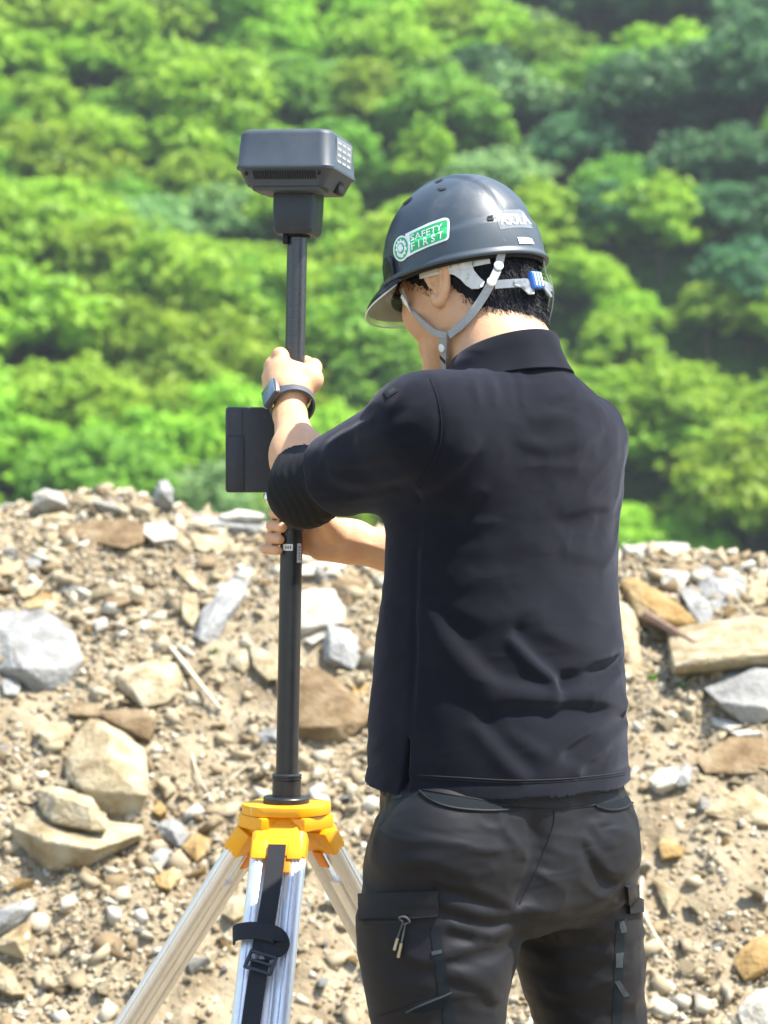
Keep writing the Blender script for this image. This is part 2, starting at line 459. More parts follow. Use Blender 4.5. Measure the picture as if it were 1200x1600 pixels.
def leaf_mat(name, c0, c1, c2, tr):
    m, nt, p = nodes(name); N = nt.nodes; L = nt.links
    at = N.new('ShaderNodeAttribute'); at.attribute_name = 'leaf_tone'
    oi = N.new('ShaderNodeObjectInfo')
    rp = N.new('ShaderNodeValToRGB'); el = rp.color_ramp.elements; el.new(0.5)
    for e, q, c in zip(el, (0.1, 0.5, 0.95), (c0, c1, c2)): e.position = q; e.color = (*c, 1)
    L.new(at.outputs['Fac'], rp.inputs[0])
    hs = N.new('ShaderNodeHueSaturation'); mr = N.new('ShaderNodeMapRange'); mr.inputs['To Min'].default_value = 0.78; mr.inputs['To Max'].default_value = 1.22
    mh = N.new('ShaderNodeMapRange'); mh.inputs['To Min'].default_value = 0.485; mh.inputs['To Max'].default_value = 0.515
    L.new(oi.outputs['Random'], mr.inputs[0]); L.new(mr.outputs[0], hs.inputs['Value'])
    L.new(oi.outputs['Random'], mh.inputs[0]); L.new(mh.outputs[0], hs.inputs['Hue'])
    L.new(rp.outputs[0], hs.inputs['Color']); L.new(hs.outputs[0], p.inputs['Base Color'])
    p.inputs['Roughness'].default_value = 0.55; p.inputs['Specular IOR Level'].default_value = 0.25
    tl = N.new('ShaderNodeBsdfTranslucent'); L.new(hs.outputs[0], tl.inputs['Color'])
    mx = N.new('ShaderNodeMixShader'); mx.inputs[0].default_value = tr
    L.new(p.outputs[0], mx.inputs[1]); L.new(tl.outputs[0], mx.inputs[2]); L.new(mx.outputs[0], N['Material Output'].inputs[0])
    return m
LEAF = dict(
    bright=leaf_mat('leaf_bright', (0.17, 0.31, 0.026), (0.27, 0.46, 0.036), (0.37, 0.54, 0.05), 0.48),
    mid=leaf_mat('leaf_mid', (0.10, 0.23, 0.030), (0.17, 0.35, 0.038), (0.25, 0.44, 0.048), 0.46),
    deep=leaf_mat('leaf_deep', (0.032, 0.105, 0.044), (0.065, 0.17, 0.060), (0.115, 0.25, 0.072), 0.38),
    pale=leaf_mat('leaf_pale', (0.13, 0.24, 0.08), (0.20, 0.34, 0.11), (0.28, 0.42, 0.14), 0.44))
bark = pmat('bark', [(0.05, 0.035, 0.025), (0.12, 0.09, 0.065)], scale=3, rough=0.9, bump=0.6)

def crown_mesh(seed, rx, rz, nl, per):
    r = np.random.default_rng(seed); V = []; tone = []
    cz = rz * 1.15
    dirs = r.normal(size=(nl, 3)); dirs /= np.linalg.norm(dirs, axis=1)[:, None]; dirs[:, 2] = np.abs(dirs[:, 2]) * 1.25 - 0.55
    for d in dirs:
        c = d * np.array([rx, rx, rz]) * r.uniform(0.45, 0.86) + [0, 0, cz]; R = rx * r.uniform(0.24, 0.40); lt = r.uniform(-0.22, 0.22)
        # each lobe carries smaller sprays of leaves
        ns = 9
        sp = r.normal(size=(ns, 3)); sp /= np.linalg.norm(sp, axis=1)[:, None]; sp[:, 2] = np.abs(sp[:, 2]) * 1.1 - 0.35
        for s in sp:
            sc = c + s * R * r.uniform(0.55, 0.95); Rs = R * r.uniform(0.30, 0.55); n = per // ns
            q = r.normal(size=(n, 3)); q /= np.linalg.norm(q, axis=1)[:, None]; q[:, 2] = q[:, 2] * 0.8 + 0.15
            p = sc + q * Rs * r.uniform(0.6, 1.05, (n, 1)) * np.array([1.15, 1.15, 0.75])
            nm = q * 0.8 + r.normal(size=(n, 3)) * 0.55 + [0, 0, 0.45]; nm /= np.linalg.norm(nm, axis=1)[:, None]
            a = np.cross(nm, r.normal(size=(n, 3))); a /= np.linalg.norm(a, axis=1)[:, None]; b = np.cross(nm, a)
            L = r.uniform(0.13, 0.27, (n, 1)) * (rx / 3.4)
            V.append(np.stack([p - a * L, p - b * L * 0.5, p + a * L - nm * L * 0.25, p + b * L * 0.5], 1))
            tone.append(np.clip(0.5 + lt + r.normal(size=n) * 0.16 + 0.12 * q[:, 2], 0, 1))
    V = np.concatenate(V); n = len(V); me = mesh_np('crown', V.reshape(-1, 3), np.arange(n * 4).reshape(-1, 4))
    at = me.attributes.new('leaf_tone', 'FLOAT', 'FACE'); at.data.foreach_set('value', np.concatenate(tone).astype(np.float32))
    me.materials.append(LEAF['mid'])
    return me

def trunk_mesh(seed, rx, rz):
    r = np.random.default_rng(seed); mb = MB(); H = rz * 1.3
    pts = [np.array([0, 0, -1.5]), np.array([r.normal() * .15, r.normal() * .15, H * .4]), np.array([r.normal() * .3, r.normal() * .3, H])]
    mb.sweep(catmull(pts, 4), np.linspace(0.22, 0.09, 9), 8)
    for q in range(6):
        a = r.uniform(0, 6.28); b = catmull(pts, 4)[r.integers(3, 7)]
        e = b + np.array([math.cos(a) * rx * .6, math.sin(a) * rx * .6, rz * r.uniform(.3, .6)])
        mb.sweep(catmull([b, (b + e) / 2 + [0, 0, .25], e], 3), np.linspace(0.09, 0.03, 7), 6)
    V = np.concatenate(mb.V); me = bpy.data.meshes.new('trunk'); me.from_pydata(V.tolist(), [], mb.F); me.materials.append(bark)
    return me

KINDS = [(11, 4.2, 3.4, 44, 200), (12, 4.7, 3.6, 48, 200), (13, 3.4, 3.7, 40, 200), (14, 3.9, 3.0, 40, 200), (15, 5.2, 3.7, 50, 210), (16, 3.1, 4.0, 40, 200)]
TREES = [(crown_mesh(*k), trunk_mesh(*k[:3]), k[1]) for k in KINDS]
TLAB = dict(bright='bright yellow-green tree', mid='mid-green tree', deep='dark blue-green tree', pale='pale grey-green tree')
def tree_place(px, py):
    h = 'at the left border' if px < 170 else ('left of the receiver' if px < 370 else ('behind the receiver and pole' if px < 580 else ('behind the hard hat' if px < 860 else ('right of the hard hat' if px < 1040 else 'at the right border'))))
    v = 'highest in the wood' if py < 110 else ('upper hillside' if py < 300 else ('middle of the hillside' if py < 520 else 'low in the wood near the crest'))
    return v, h
def plant_wood():
    r = np.random.default_rng(5); n = 0
    rows = np.arange(108, 205, 4.5)
    cand = []
    for q, y in enumerate(rows):
        half = y * 600 / F + 9
        for x in np.arange(-half, half, 4.7):
            cand.append((x + r.uniform(-2.0, 2.0) + (q % 2) * 2.6, y + r.uniform(-2.0, 2.0)))
    for x, y in cand:
        z = float(hill_z(x, y)); px = 600 + x / y * F; py = 800 - (z + 3 - CZ) / y * F
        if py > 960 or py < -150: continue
        # leaf colour follows position: bright below and left, dark blue-green at the upper right
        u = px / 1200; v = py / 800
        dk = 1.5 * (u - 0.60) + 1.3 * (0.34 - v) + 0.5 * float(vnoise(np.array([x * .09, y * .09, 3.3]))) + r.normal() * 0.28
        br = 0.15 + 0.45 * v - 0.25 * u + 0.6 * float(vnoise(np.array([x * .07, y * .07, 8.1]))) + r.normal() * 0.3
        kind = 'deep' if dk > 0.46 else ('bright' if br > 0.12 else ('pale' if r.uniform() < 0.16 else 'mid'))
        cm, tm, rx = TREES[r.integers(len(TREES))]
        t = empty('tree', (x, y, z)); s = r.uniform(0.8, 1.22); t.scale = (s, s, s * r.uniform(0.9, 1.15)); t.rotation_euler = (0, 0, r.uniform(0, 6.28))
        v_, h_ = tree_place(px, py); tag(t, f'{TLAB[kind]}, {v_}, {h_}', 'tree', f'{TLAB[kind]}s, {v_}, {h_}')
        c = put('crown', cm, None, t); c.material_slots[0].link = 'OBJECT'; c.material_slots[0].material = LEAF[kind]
        put('trunk', tm, None, t); n += 1
    print('trees', n)
plant_wood()

def wood_beyond():
    """The wood goes on past both sides of the view as one mass."""
    r = np.random.default_rng(77); VV, TT = [], []
    src = []
    for cm, tm, rx in TREES:
        V = np.empty(len(cm.vertices) * 3, np.float32); cm.vertices.foreach_get('co', V); t = np.empty(len(cm.polygons), np.float32); cm.attributes['leaf_tone'].data.foreach_get('value', t)
        src.append((V.reshape(-1, 4, 3), t))
    for y in np.arange(108, 205, 6.0):
        half = y * 600 / F + 11
        for sgn in (-1, 1):
            for x in np.arange(half, half + 42, 6.0):
                X = sgn * x + r.uniform(-2, 2); Yq = y + r.uniform(-2, 2); V, t = src[r.integers(len(src))]; k = r.uniform(size=len(t)) < .17
                Q = V[k]; c = Q.mean(1, keepdims=True); Q = (c + (Q - c) * 2.3) * r.uniform(1.0, 1.3); a = r.uniform(0, 6.28)
                Rz = np.array([[math.cos(a), math.sin(a), 0], [-math.sin(a), math.cos(a), 0], [0, 0, 1]])
                VV.append((Q.reshape(-1, 3) @ Rz + [X, Yq, float(hill_z(X, Yq))]).reshape(-1, 4, 3)); TT.append(t[k])
    V = np.concatenate(VV); me = mesh_np('woodland', V.reshape(-1, 3), np.arange(len(V) * 4).reshape(-1, 4))
    at = me.attributes.new('leaf_tone', 'FLOAT', 'FACE'); at.data.foreach_set('value', np.concatenate(TT))
    tag(put('woodland', me, LEAF['mid']), 'continuous green wood beyond both borders of the view', 'woodland', kind='stuff'); print('woodland leaves', len(V))
wood_beyond()
# ------------------------------------------------------------------ rocks on the bank
def rock_mat(name, cols, sc=16):
    return pmat(name, cols, scale=sc, rough=0.9, bump=0.8, bscale=70, detail=10, rvar=0.06, obj_var=0.13, dist=0.012, spec=0.25, spread=0.30)
ROCK = dict(
    cream=rock_mat('rock_cream', [(0.17, 0.12, 0.058), (0.29, 0.24, 0.145), (0.38, 0.345, 0.25)]),
    ochre=rock_mat('rock_ochre', [(0.15, 0.085, 0.025), (0.26, 0.17, 0.065), (0.36, 0.28, 0.15)]),
    grey=rock_mat('rock_grey', [(0.13, 0.125, 0.11), (0.22, 0.22, 0.205), (0.33, 0.325, 0.29)]),
    brown=rock_mat('rock_brown', [(0.085, 0.052, 0.024), (0.165, 0.115, 0.06), (0.25, 0.20, 0.125)]),
    white=rock_mat('rock_white', [(0.21, 0.19, 0.145), (0.34, 0.32, 0.265), (0.44, 0.42, 0.36)]))

def hull_mesh(P, rough=0.004, cuts=2, seed=0, bev=0.004):
    """Angular stone: convex hull of P with worn edges and a broken surface."""
    bm = bmesh.new()
    for p in P: bm.verts.new(p)
    r = bmesh.ops.convex_hull(bm, input=bm.verts[:])
    bmesh.ops.delete(bm, geom=[v for v in bm.verts if not v.link_faces], context='VERTS')
    bmesh.ops.dissolve_limit(bm, angle_limit=math.radians(9), verts=bm.verts[:], edges=bm.edges[:])
    if bev: bmesh.ops.bevel(bm, geom=bm.edges[:], offset=bev, segments=1, affect='EDGES', profile=0.5, clamp_overlap=True)
    bmesh.ops.triangulate(bm, faces=bm.faces[:])
    if cuts:
        for _ in range(cuts):
            L = np.mean([e.calc_length() for e in bm.edges])
            es = [e for e in bm.edges if e.calc_length() > L * 0.7]
            bmesh.ops.subdivide_edges(bm, edges=es, cuts=1, use_grid_fill=True)
            bmesh.ops.triangulate(bm, faces=[f for f in bm.faces if len(f.verts) > 3])
        bm.normal_update()
        V = np.array([v.co[:] for v in bm.verts]); Nn = np.array([v.normal[:] for v in bm.verts])
        s = np.ptp(V, axis=0).max()
        d = rough * (0.9 * fbm(V * (5 / s) + seed * 7.7, 3) + 0.8 * np.abs(fbm(V * (14 / s) + seed * 3.1, 3)))
        V += Nn * d[:, None]
        for v, c in zip(bm.verts, V): v.co = c
    me = bpy.data.meshes.new('rock'); 
    for f in bm.faces: f.smooth = True
    bm.normal_update()
    for e in bm.edges: e.smooth = len(e.link_faces) == 2 and e.calc_face_angle(0) < math.radians(24)
    bm.to_mesh(me); bm.free()
    return me

# outline in photograph pixels, ridge points (x, y, how far they stand out in metres), stone, lift of the lower edge, label
BIG = [
 ([(7,960),(30,958),(66,957),(112,988),(124,1013),(128,1037),(105,1076),(86,1086),(52,1085),(30,1064),(-9,1051),(-9,965)],[(33,961,.05),(37,1051,.09),(100,1050,.07)],'grey',.01,'large angular grey rock with a pale vertical edge, at the left border'),
 ([(395,885),(378,890),(336,936),(315,964),(304,999),(336,1016),(357,981),(381,936),(395,897)],[(374,936,.05),(357,964,.06),(312,1003,.05),(345,940,.045)],'grey',.01,'long upright grey slab leaning right, left of the survey pole'),
 ([(180,1057),(210,1044),(245,1036),(276,1041),(287,1065),(276,1090),(259,1104),(224,1111),(196,1090),(185,1076)],[(224,1058,.08),(255,1062,.08),(210,1085,.06)],'cream',.02,'rough knobbly cream rock with a shadow under it, beside the broken stick'),
 ([(157,1120),(190,1113),(224,1114),(238,1125),(241,1150),(234,1162),(196,1150),(168,1132)],[(165,1126,.05),(234,1128,.06),(200,1126,.06)],'brown',.03,'small wedge with a grey flat top resting above the tall cream boulder'),
 ([(54,1148),(70,1139),(105,1132),(112,1146),(110,1163),(84,1174),(60,1167)],[(70,1152,.05),(106,1150,.05)],'cream',.02,'cream block left of the tall cream boulder'),
 ([(84,841),(116,827),(147,819),(196,815),(224,827),(224,852),(196,862),(175,855),(150,845),(116,840)],[(150,832,.05),(200,835,.06)],'brown',.05,'broad low brown rock with a dark hollow arch under it, below the crest'),
 ([(105,845),(140,845),(146,852),(130,868),(115,870),(106,858)],[(122,852,.03)],'ochre',.0,'small ochre cube in the hollow of the broad low rock'),
 ([(261,806),(336,815),(389,819),(413,827),(410,841),(371,848),(308,835),(276,831)],[(300,822,.06),(380,828,.06)],'grey',.03,'long flat grey slab on the crest next to the right hand'),
 ([(343,810),(371,801),(406,806),(415,813),(385,819),(350,817)],[(378,809,.04)],'white',.02,'thin white slab lying on the crest under the tablet case'),
 ([(238,780),(248,757),(261,755),(270,768),(271,795),(252,800),(239,796)],[(254,772,.05)],'grey',.0,'pointed grey stone standing up highest on the crest'),
 ([(297,841),(332,836),(364,848),(367,859),(336,873),(308,863)],[(335,850,.05)],'cream',.02,'rounded cream boulder just under the long crest slab'),
 ([(224,824),(259,820),(276,834),(276,848),(241,852),(224,838)],[(250,832,.05)],'white',.02,'whitish block between the broad low rock and the crest slab'),
 ([(283,936),(308,932),(311,964),(301,985),(287,971)],[(300,950,.035)],'cream',.02,'upright cream chip touching the left edge of the long grey slab'),
 ([(268,885),(290,890),(318,922),(315,931),(301,922),(276,897)],[(295,905,.03)],'cream',.02,'slim cream splinter above the upright chip'),
 ([(359,1020),(385,1016),(390,1044),(381,1057),(359,1041)],[(374,1032,.04)],'cream',.01,'squarish cream stone just below the green sprout'),
 ([(390,1016),(410,1022),(440,1040),(440,1066),(419,1068),(396,1045)],[(415,1035,.05)],'cream',.04,'cream block with dark gap beneath, half behind the survey pole'),
 ([(37,950),(70,929),(82,936),(77,950),(45,957)],[(60,942,.03)],'ochre',.02,'yellowish lens-shaped stone on top of the large grey rock'),
 ([(30,931),(52,918),(65,922),(52,936),(35,939)],[(48,927,.03)],'cream',.02,'small cream stone above the yellowish lens-shaped one'),
 ([(145,974),(168,971),(168,985),(150,992)],[(156,979,.03)],'white',.01,'bright small block alone on bare soil right of the large grey rock'),
 ([(217,978),(234,973),(241,981),(224,990)],[(230,981,.025)],'white',.01,'oval white pebble alone on bare soil near the grey slab'),
 ([(163,939),(196,936),(203,946),(185,952),(168,946)],[(180,941,.03)],'brown',.03,'dark brown flat chip shading a hollow on the left slope'),
 ([(-6,890),(21,882),(38,883),(24,901),(-6,906)],[(15,888,.04)],'cream',.03,'tilted cream slab at the left border under the crest'),
 ([(42,883),(56,869),(68,873),(63,890),(45,892)],[(55,880,.03)],'grey',.01,'small grey stone right of the tilted border slab'),
 ([(3,1067),(21,1062),(33,1076),(28,1092),(7,1090)],[(18,1075,.04)],'grey',.01,'round grey cobble under the large grey rock'),
 ([(105,1121),(122,1100),(154,1107),(150,1125)],[(130,1110,.035)],'brown',.01,'brown chip left of the rough knobbly rock'),
 ([(51,778),(70,768),(98,775),(108,796),(70,805),(52,795)],[(80,782,.05)],'white',.02,'white hump of rock on the crest near the left border'),
 ([(112,789),(122,777),(154,782),(168,796),(140,806),(119,805)],[(140,790,.05)],'cream',.02,'cream rock on the crest between two white ones'),
 ([(206,796),(230,790),(250,800),(240,815),(212,812)],[(228,800,.05)],'cream',.02,'cream crest stone at the foot of the pointed one'),
 ([(61,812),(101,805),(121,815),(87,829),(63,826)],[(92,814,.04)],'cream',.02,'flat cream stone below the white hump'),
 ([(139,1128),(156,1130),(184,1144),(225,1175),(231,1203),(230,1256),(219,1287),(169,1284),(134,1244),(103,1225),(103,1181),(125,1156)],[(172,1158,.10),(172,1206,.135),(130,1238,.08),(228,1250,.085)],'cream',.01,'tall cream boulder with a shaded brown face below its edge'),
 ([(55,1241),(72,1234),(116,1241),(144,1253),(169,1291),(162,1302),(141,1302),(106,1289),(81,1289),(69,1278)],[(90,1256,.15),(140,1275,.16)],'cream',.13,'bright cream slab lying on the big shaded slab'),
 ([(20,1287),(56,1272),(169,1287),(223,1294),(225,1316),(187,1334),(162,1350),(128,1367),(78,1366),(50,1347),(19,1316)],[(26,1298,.06),(72,1322,.11),(150,1336,.11),(215,1312,.09)],'cream',.01,'big slab with brown shaded underside carrying a smaller bright slab'),
 ([(244,1225),(262,1219),(275,1241),(259,1253)],[(260,1235,.035)],'cream',.01,'small cream stone right of the tall boulder'),
 ([(237,1272),(250,1256),(261,1272),(250,1280)],[(250,1268,.03)],'ochre',.01,'ochre pebble at the lower right corner of the tall boulder'),
 ([(244,1294),(269,1284),(284,1291),(295,1312),(281,1328),(250,1312)],[(268,1300,.05)],'grey',.01,'greyish stone between the big slab and the tripod'),
 ([(233,1347),(250,1327),(270,1336),(250,1366)],[(250,1342,.04)],'grey',.01,'grey pointed stone above a round yellow one, near the tripod leg'),
 ([(241,1375),(272,1361),(283,1375),(266,1395),(247,1391)],[(264,1376,.045)],'ochre',.015,'round yellowish cobble beside a dark hollow, near the tripod leg'),
 ([(283,1327),(307,1308),(330,1317),(321,1341),(307,1352)],[(308,1328,.05)],'ochre',.015,'yellowish faceted stone touching the outer tripod leg'),
 ([(-9,1431),(47,1409),(58,1416),(53,1428),(19,1456),(-9,1469)],[(25,1428,.08),(5,1450,.07)],'grey',.04,'slab tilted over its neighbour at the lower left border'),
 ([(28,1459),(47,1444),(52,1475),(41,1505),(25,1494),(-9,1487),(-9,1470)],[(25,1475,.06)],'cream',.01,'cream wedge under the tilted slab at the left border'),
 ([(-9,1500),(19,1525),(41,1559),(19,1560),(-9,1546)],[(12,1540,.05)],'cream',.03,'long splinter pointing down at the lower left border'),
 ([(347,1433),(362,1407),(384,1411),(380,1437),(365,1444)],[(366,1424,.05)],'cream',.03,'cream stone seen between the tripod legs'),
 ([(508,1400),(530,1389),(541,1407),(527,1418),(508,1415)],[(524,1403,.04)],'white',.01,'pale stone between the front tripod leg and the trousers'),
 ([(455,935),(484,926),(522,926),(529,939),(538,962),(537,979),(512,982),(484,992),(465,999),(452,975)],[(500,950,.06),(470,985,.05)],'white',.02,'white slab right of the survey pole below the hand'),
 ([(512,982),(542,988),(563,1011),(562,1035),(552,1052),(507,1037),(505,1009)],[(516,992,.05),(540,1010,.06),(515,1030,.05)],'grey',.01,'blue-grey block with grooves under the white slab'),
 ([(432,1064),(469,1058),(494,1044),(520,1063),(550,1086),(565,1112),(582,1132),(565,1142),(539,1162),(505,1168),(440,1162)],[(494,1058,.07),(545,1096,.08),(520,1140,.07),(470,1140,.05)],'brown',.0,'large tan boulder with a bright upper edge, right of the survey pole'),
 ([(476,1005),(507,992),(510,999),(488,1012)],[(493,1001,.025)],'white',.02,'finger-shaped white chip left of the blue-grey block'),
 ([(550,1080),(563,1067),(576,1074),(569,1095),(557,1097)],[(563,1081,.035)],'ochre',.02,'rounded yellow pebble between the tan boulder and the shirt'),
 ([(518,917),(531,906),(569,911),(569,937),(542,952),(527,932)],[(545,926,.05)],'brown',.01,'brownish rock under the right forearm'),
 ([(396,1157),(422,1140),(440,1144),(440,1166)],[(425,1152,.035)],'grey',.01,'grey chip left of the survey pole beside the tan boulder'),
 ([(462,890),(530,875),(542,887),(520,902),(466,904)],[(505,886,.04)],'white',.02,'flat white rock right below the right hand'),
 ([(970,912),(990,908),(1040,935),(1080,968),(1090,977),(1075,982),(1040,984),(998,969),(978,940)],[(1000,925,.12),(1060,962,.13),(985,935,.10),(1035,975,.12)],'ochre',.09,'orange-brown slab overhanging a dark hollow right of the shirt'),
 ([(955,940),(992,952),(997,995),(1002,1045),(995,1070),(977,1062),(960,1025)],[(980,1000,.05)],'cream',.01,'upright pale block touching the shirt on the right'),
 ([(1042,990),(1080,982),(1100,988),(1185,967),(1215,975),(1215,1040),(1152,1047),(1087,1054),(1052,1057),(1046,1032)],[(1085,1040,.15),(1150,1015,.12),(1200,1030,.11),(1055,1050,.13)],'cream',.10,'broad cream slab overhanging a black gap at the right'),
 ([(1080,902),(1100,887),(1145,892),(1165,915),(1162,950),(1120,975),(1095,930)],[(1125,920,.06),(1150,940,.05)],'grey',.01,'rounded grey boulder above the broad slab at the right'),
 ([(1060,927),(1080,920),(1115,955),(1110,979),(1095,982),(1080,965)],[(1092,950,.05)],'grey',.03,'grey wedge squeezed between the orange slab and the grey boulder'),
 ([(1100,1082),(1165,1042),(1195,1045),(1215,1052),(1215,1127),(1165,1142),(1120,1107)],[(1124,1104,.09),(1188,1062,.09),(1195,1110,.07)],'grey',.02,'grey block with a bright slanting top at the right border'),
 ([(1110,1127),(1135,1129),(1160,1140),(1140,1147),(1115,1138)],[(1136,1136,.03)],'white',.01,'thin white chip under the grey block'),
 ([(1140,1149),(1210,1142),(1210,1154),(1152,1156)],[(1180,1148,.03)],'white',.01,'long white sliver at the right border below the grey block'),
 ([(1085,1190),(1140,1158),(1215,1156),(1215,1214),(1102,1214)],[(1150,1180,.035),(1190,1195,.03)],'brown',.0,'large half-buried tan boulder at the right border'),
 ([(1165,925),(1190,900),(1215,907),(1215,945),(1180,952)],[(1193,925,.05)],'cream',.01,'cream boulder at the right border under the crest'),
 ([(975,860),(1010,853),(1075,856),(1082,870),(1010,876)],[(1030,864,.05)],'white',.02,'long white stone on the crest right of the shirt'),
 ([(1025,897),(1057,890),(1080,903),(1065,925),(1035,920)],[(1055,905,.05)],'white',.01,'white rock above the orange-brown slab'),
 ([(1013,1225),(1029,1206),(1061,1204),(1055,1230),(1027,1237)],[(1038,1218,.06)],'white',.04,'pale stone with a black shadow under it, right of the belt'),
 ([(1055,1217),(1071,1198),(1083,1209),(1076,1232),(1058,1234)],[(1070,1216,.04)],'grey',.01,'grey pebble leaning on the pale shadowed stone'),
 ([(1100,1275),(1163,1232),(1208,1259),(1208,1295),(1155,1290),(1124,1284)],[(1160,1262,.04)],'cream',.0,'flat half-buried cream boulder at the right border'),
 ([(1028,1322),(1040,1312),(1070,1332),(1063,1343),(1034,1347)],[(1048,1328,.04)],'ochre',.015,'small ochre stone with a bright top right of the hip'),
 ([(1017,1377),(1027,1374),(1063,1403),(1053,1419),(1045,1435),(1034,1416)],[(1042,1402,.03)],'cream',.01,'leaf-shaped cream chip pointing down near the right thigh'),
 ([(1146,1513),(1158,1485),(1210,1458),(1210,1527),(1163,1537)],[(1180,1497,.06),(1195,1515,.05)],'ochre',.02,'yellowish boulder at the lower right border'),
 ([(1150,1586),(1176,1556),(1215,1543),(1215,1620),(1165,1620)],[(1190,1580,.06)],'white',.02,'pale rock in the lower right corner'),
]
def inside(px, py, poly):
    c = False; j = len(poly) - 1
    for i in range(len(poly)):
        (xi, yi), (xj, yj) = poly[i], poly[j]
        if (yi > py) != (yj > py) and px < (xj - xi) * (py - yi) / (yj - yi) + xi: c = not c
        j = i
    return c

for q, (outl, ridge, mt, lift, lab) in enumerate(BIG):
    O = np.array(outl, float); c = O.mean(0); y0, y1 = O[:, 1].min(), O[:, 1].max()
    hc = bank_hit(c[0], c[1]); P = []
    view = unit(np.array([0, 0, CZ]) - hc); out = unit(BANK_N + 0.6 * view)
    on_crest = c[1] < 830
    for x, y in O:
        h_ = W(x, y, hc[1] + 0.02) if on_crest else bank_hit(x, y)
        if not on_crest: h_ = h_ + (W(x, y, hc[1]) - h_) * 0.25
        f = (y - y0) / max(y1 - y0, 1)
        P.append(h_ + BANK_N * 0.012 + view * (lift + 0.008) * f)                       # the lower edge may stand clear of the soil
        P.append(h_ - out * (0.05 + 0.02 * f) + (hc - h_) * 0.3 + view * lift * f * 0.5)
    for x, y, b in ridge:
        h_ = W(x, y, hc[1] + 0.02) if on_crest else bank_hit(x, y)
        P.append(h_ + view * b * 0.95 + BANK_N * b * .15)
    P = np.array(P); s = np.ptp(P, axis=0).max(); b0 = np.array([*P[:, :2].mean(0), P[:, 2].min()])
    me = hull_mesh(P - b0, rough=0.015 * s, cuts=3, seed=q, bev=0.006 * s)
    tag(put('rock', me, ROCK[mt], None, b0), lab, 'rock')

# loose stones: one shape of each kind copied
STONE = []
for q in range(14):
    r = np.random.default_rng(100 + q); P = r.normal(size=(9, 3)); P /= np.linalg.norm(P, axis=1)[:, None]
    P *= r.uniform(0.75, 1.05, (9, 1)) * np.array([1.0, r.uniform(.6, .9), r.uniform(.3, .65)]) * 0.5
    STONE.append(hull_mesh(P, 0.010, 1, q, 0.012))
def scatter_stones():
    r = np.random.default_rng(21); n = 0; polys = [b[0] for b in BIG]; taken = []
    for t in range(4000):
        if n >= 285: break
        px = r.uniform(-10, 1210); py = 775 + 840 * r.uniform() ** 1.25
        if py < np.interp(px, [0, 400, 960, 1200], [778, 806, 862, 886]): continue
        if 600 < px < 985 and 640 < py < 1600: continue
        if any(inside(px, py, p) for p in polys): continue
        s_px = min(16 * r.pareto(1.9) + 15, 62)
        if any(abs(px - a) + abs(py - b) < (s_px + c) * 0.55 for a, b, c in taken): continue
        hit = bank_hit(px, py); s = s_px / F * hit[1]
        zone = ('along the crest', 'crest') if py < 885 else (('on the slope left of the tripod', 'left slope') if px < 385 else (('between the survey pole and the shirt', 'middle slope') if px < 640 else ('on the slope right of the person', 'right slope')))
        mt = r.choice(['cream', 'white', 'grey', 'ochre', 'brown'], p=[.40, .2, .17, .13, .10])
        o = bpy.data.objects.new('stone', STONE[r.integers(14)]); COL.objects.link(o)
        o.material_slots[0].link = 'OBJECT' if o.material_slots else None
        o.material_slots[0].material = ROCK[mt]
        z = float(bank_z(np.array([hit[0]]), np.array([hit[1]]))[0])
        o.location = (hit[0], hit[1], z + 0.10 * s); o.scale = (s, s, s * r.uniform(.8, 1.3))
        o.rotation_euler = (-0.5 + r.normal() * .35, r.normal() * .35, r.uniform(0, 6.28)); o.rotation_mode = 'XYZ'
        word = dict(cream='cream', white='whitish', grey='grey', ochre='yellowish', brown='brown')[mt]; size = 'fist-sized' if s_px > 24 else 'small'
        tag(o, f'{size} {word} stone loose in the rubble {zone[0]}', 'stone', f'{size} {word} stones, {zone[1]}')
        taken.append((px, py, s_px)); n += 1
    print('stones', n)
for me in STONE: me.materials.append(ROCK['cream'])
scatter_stones()

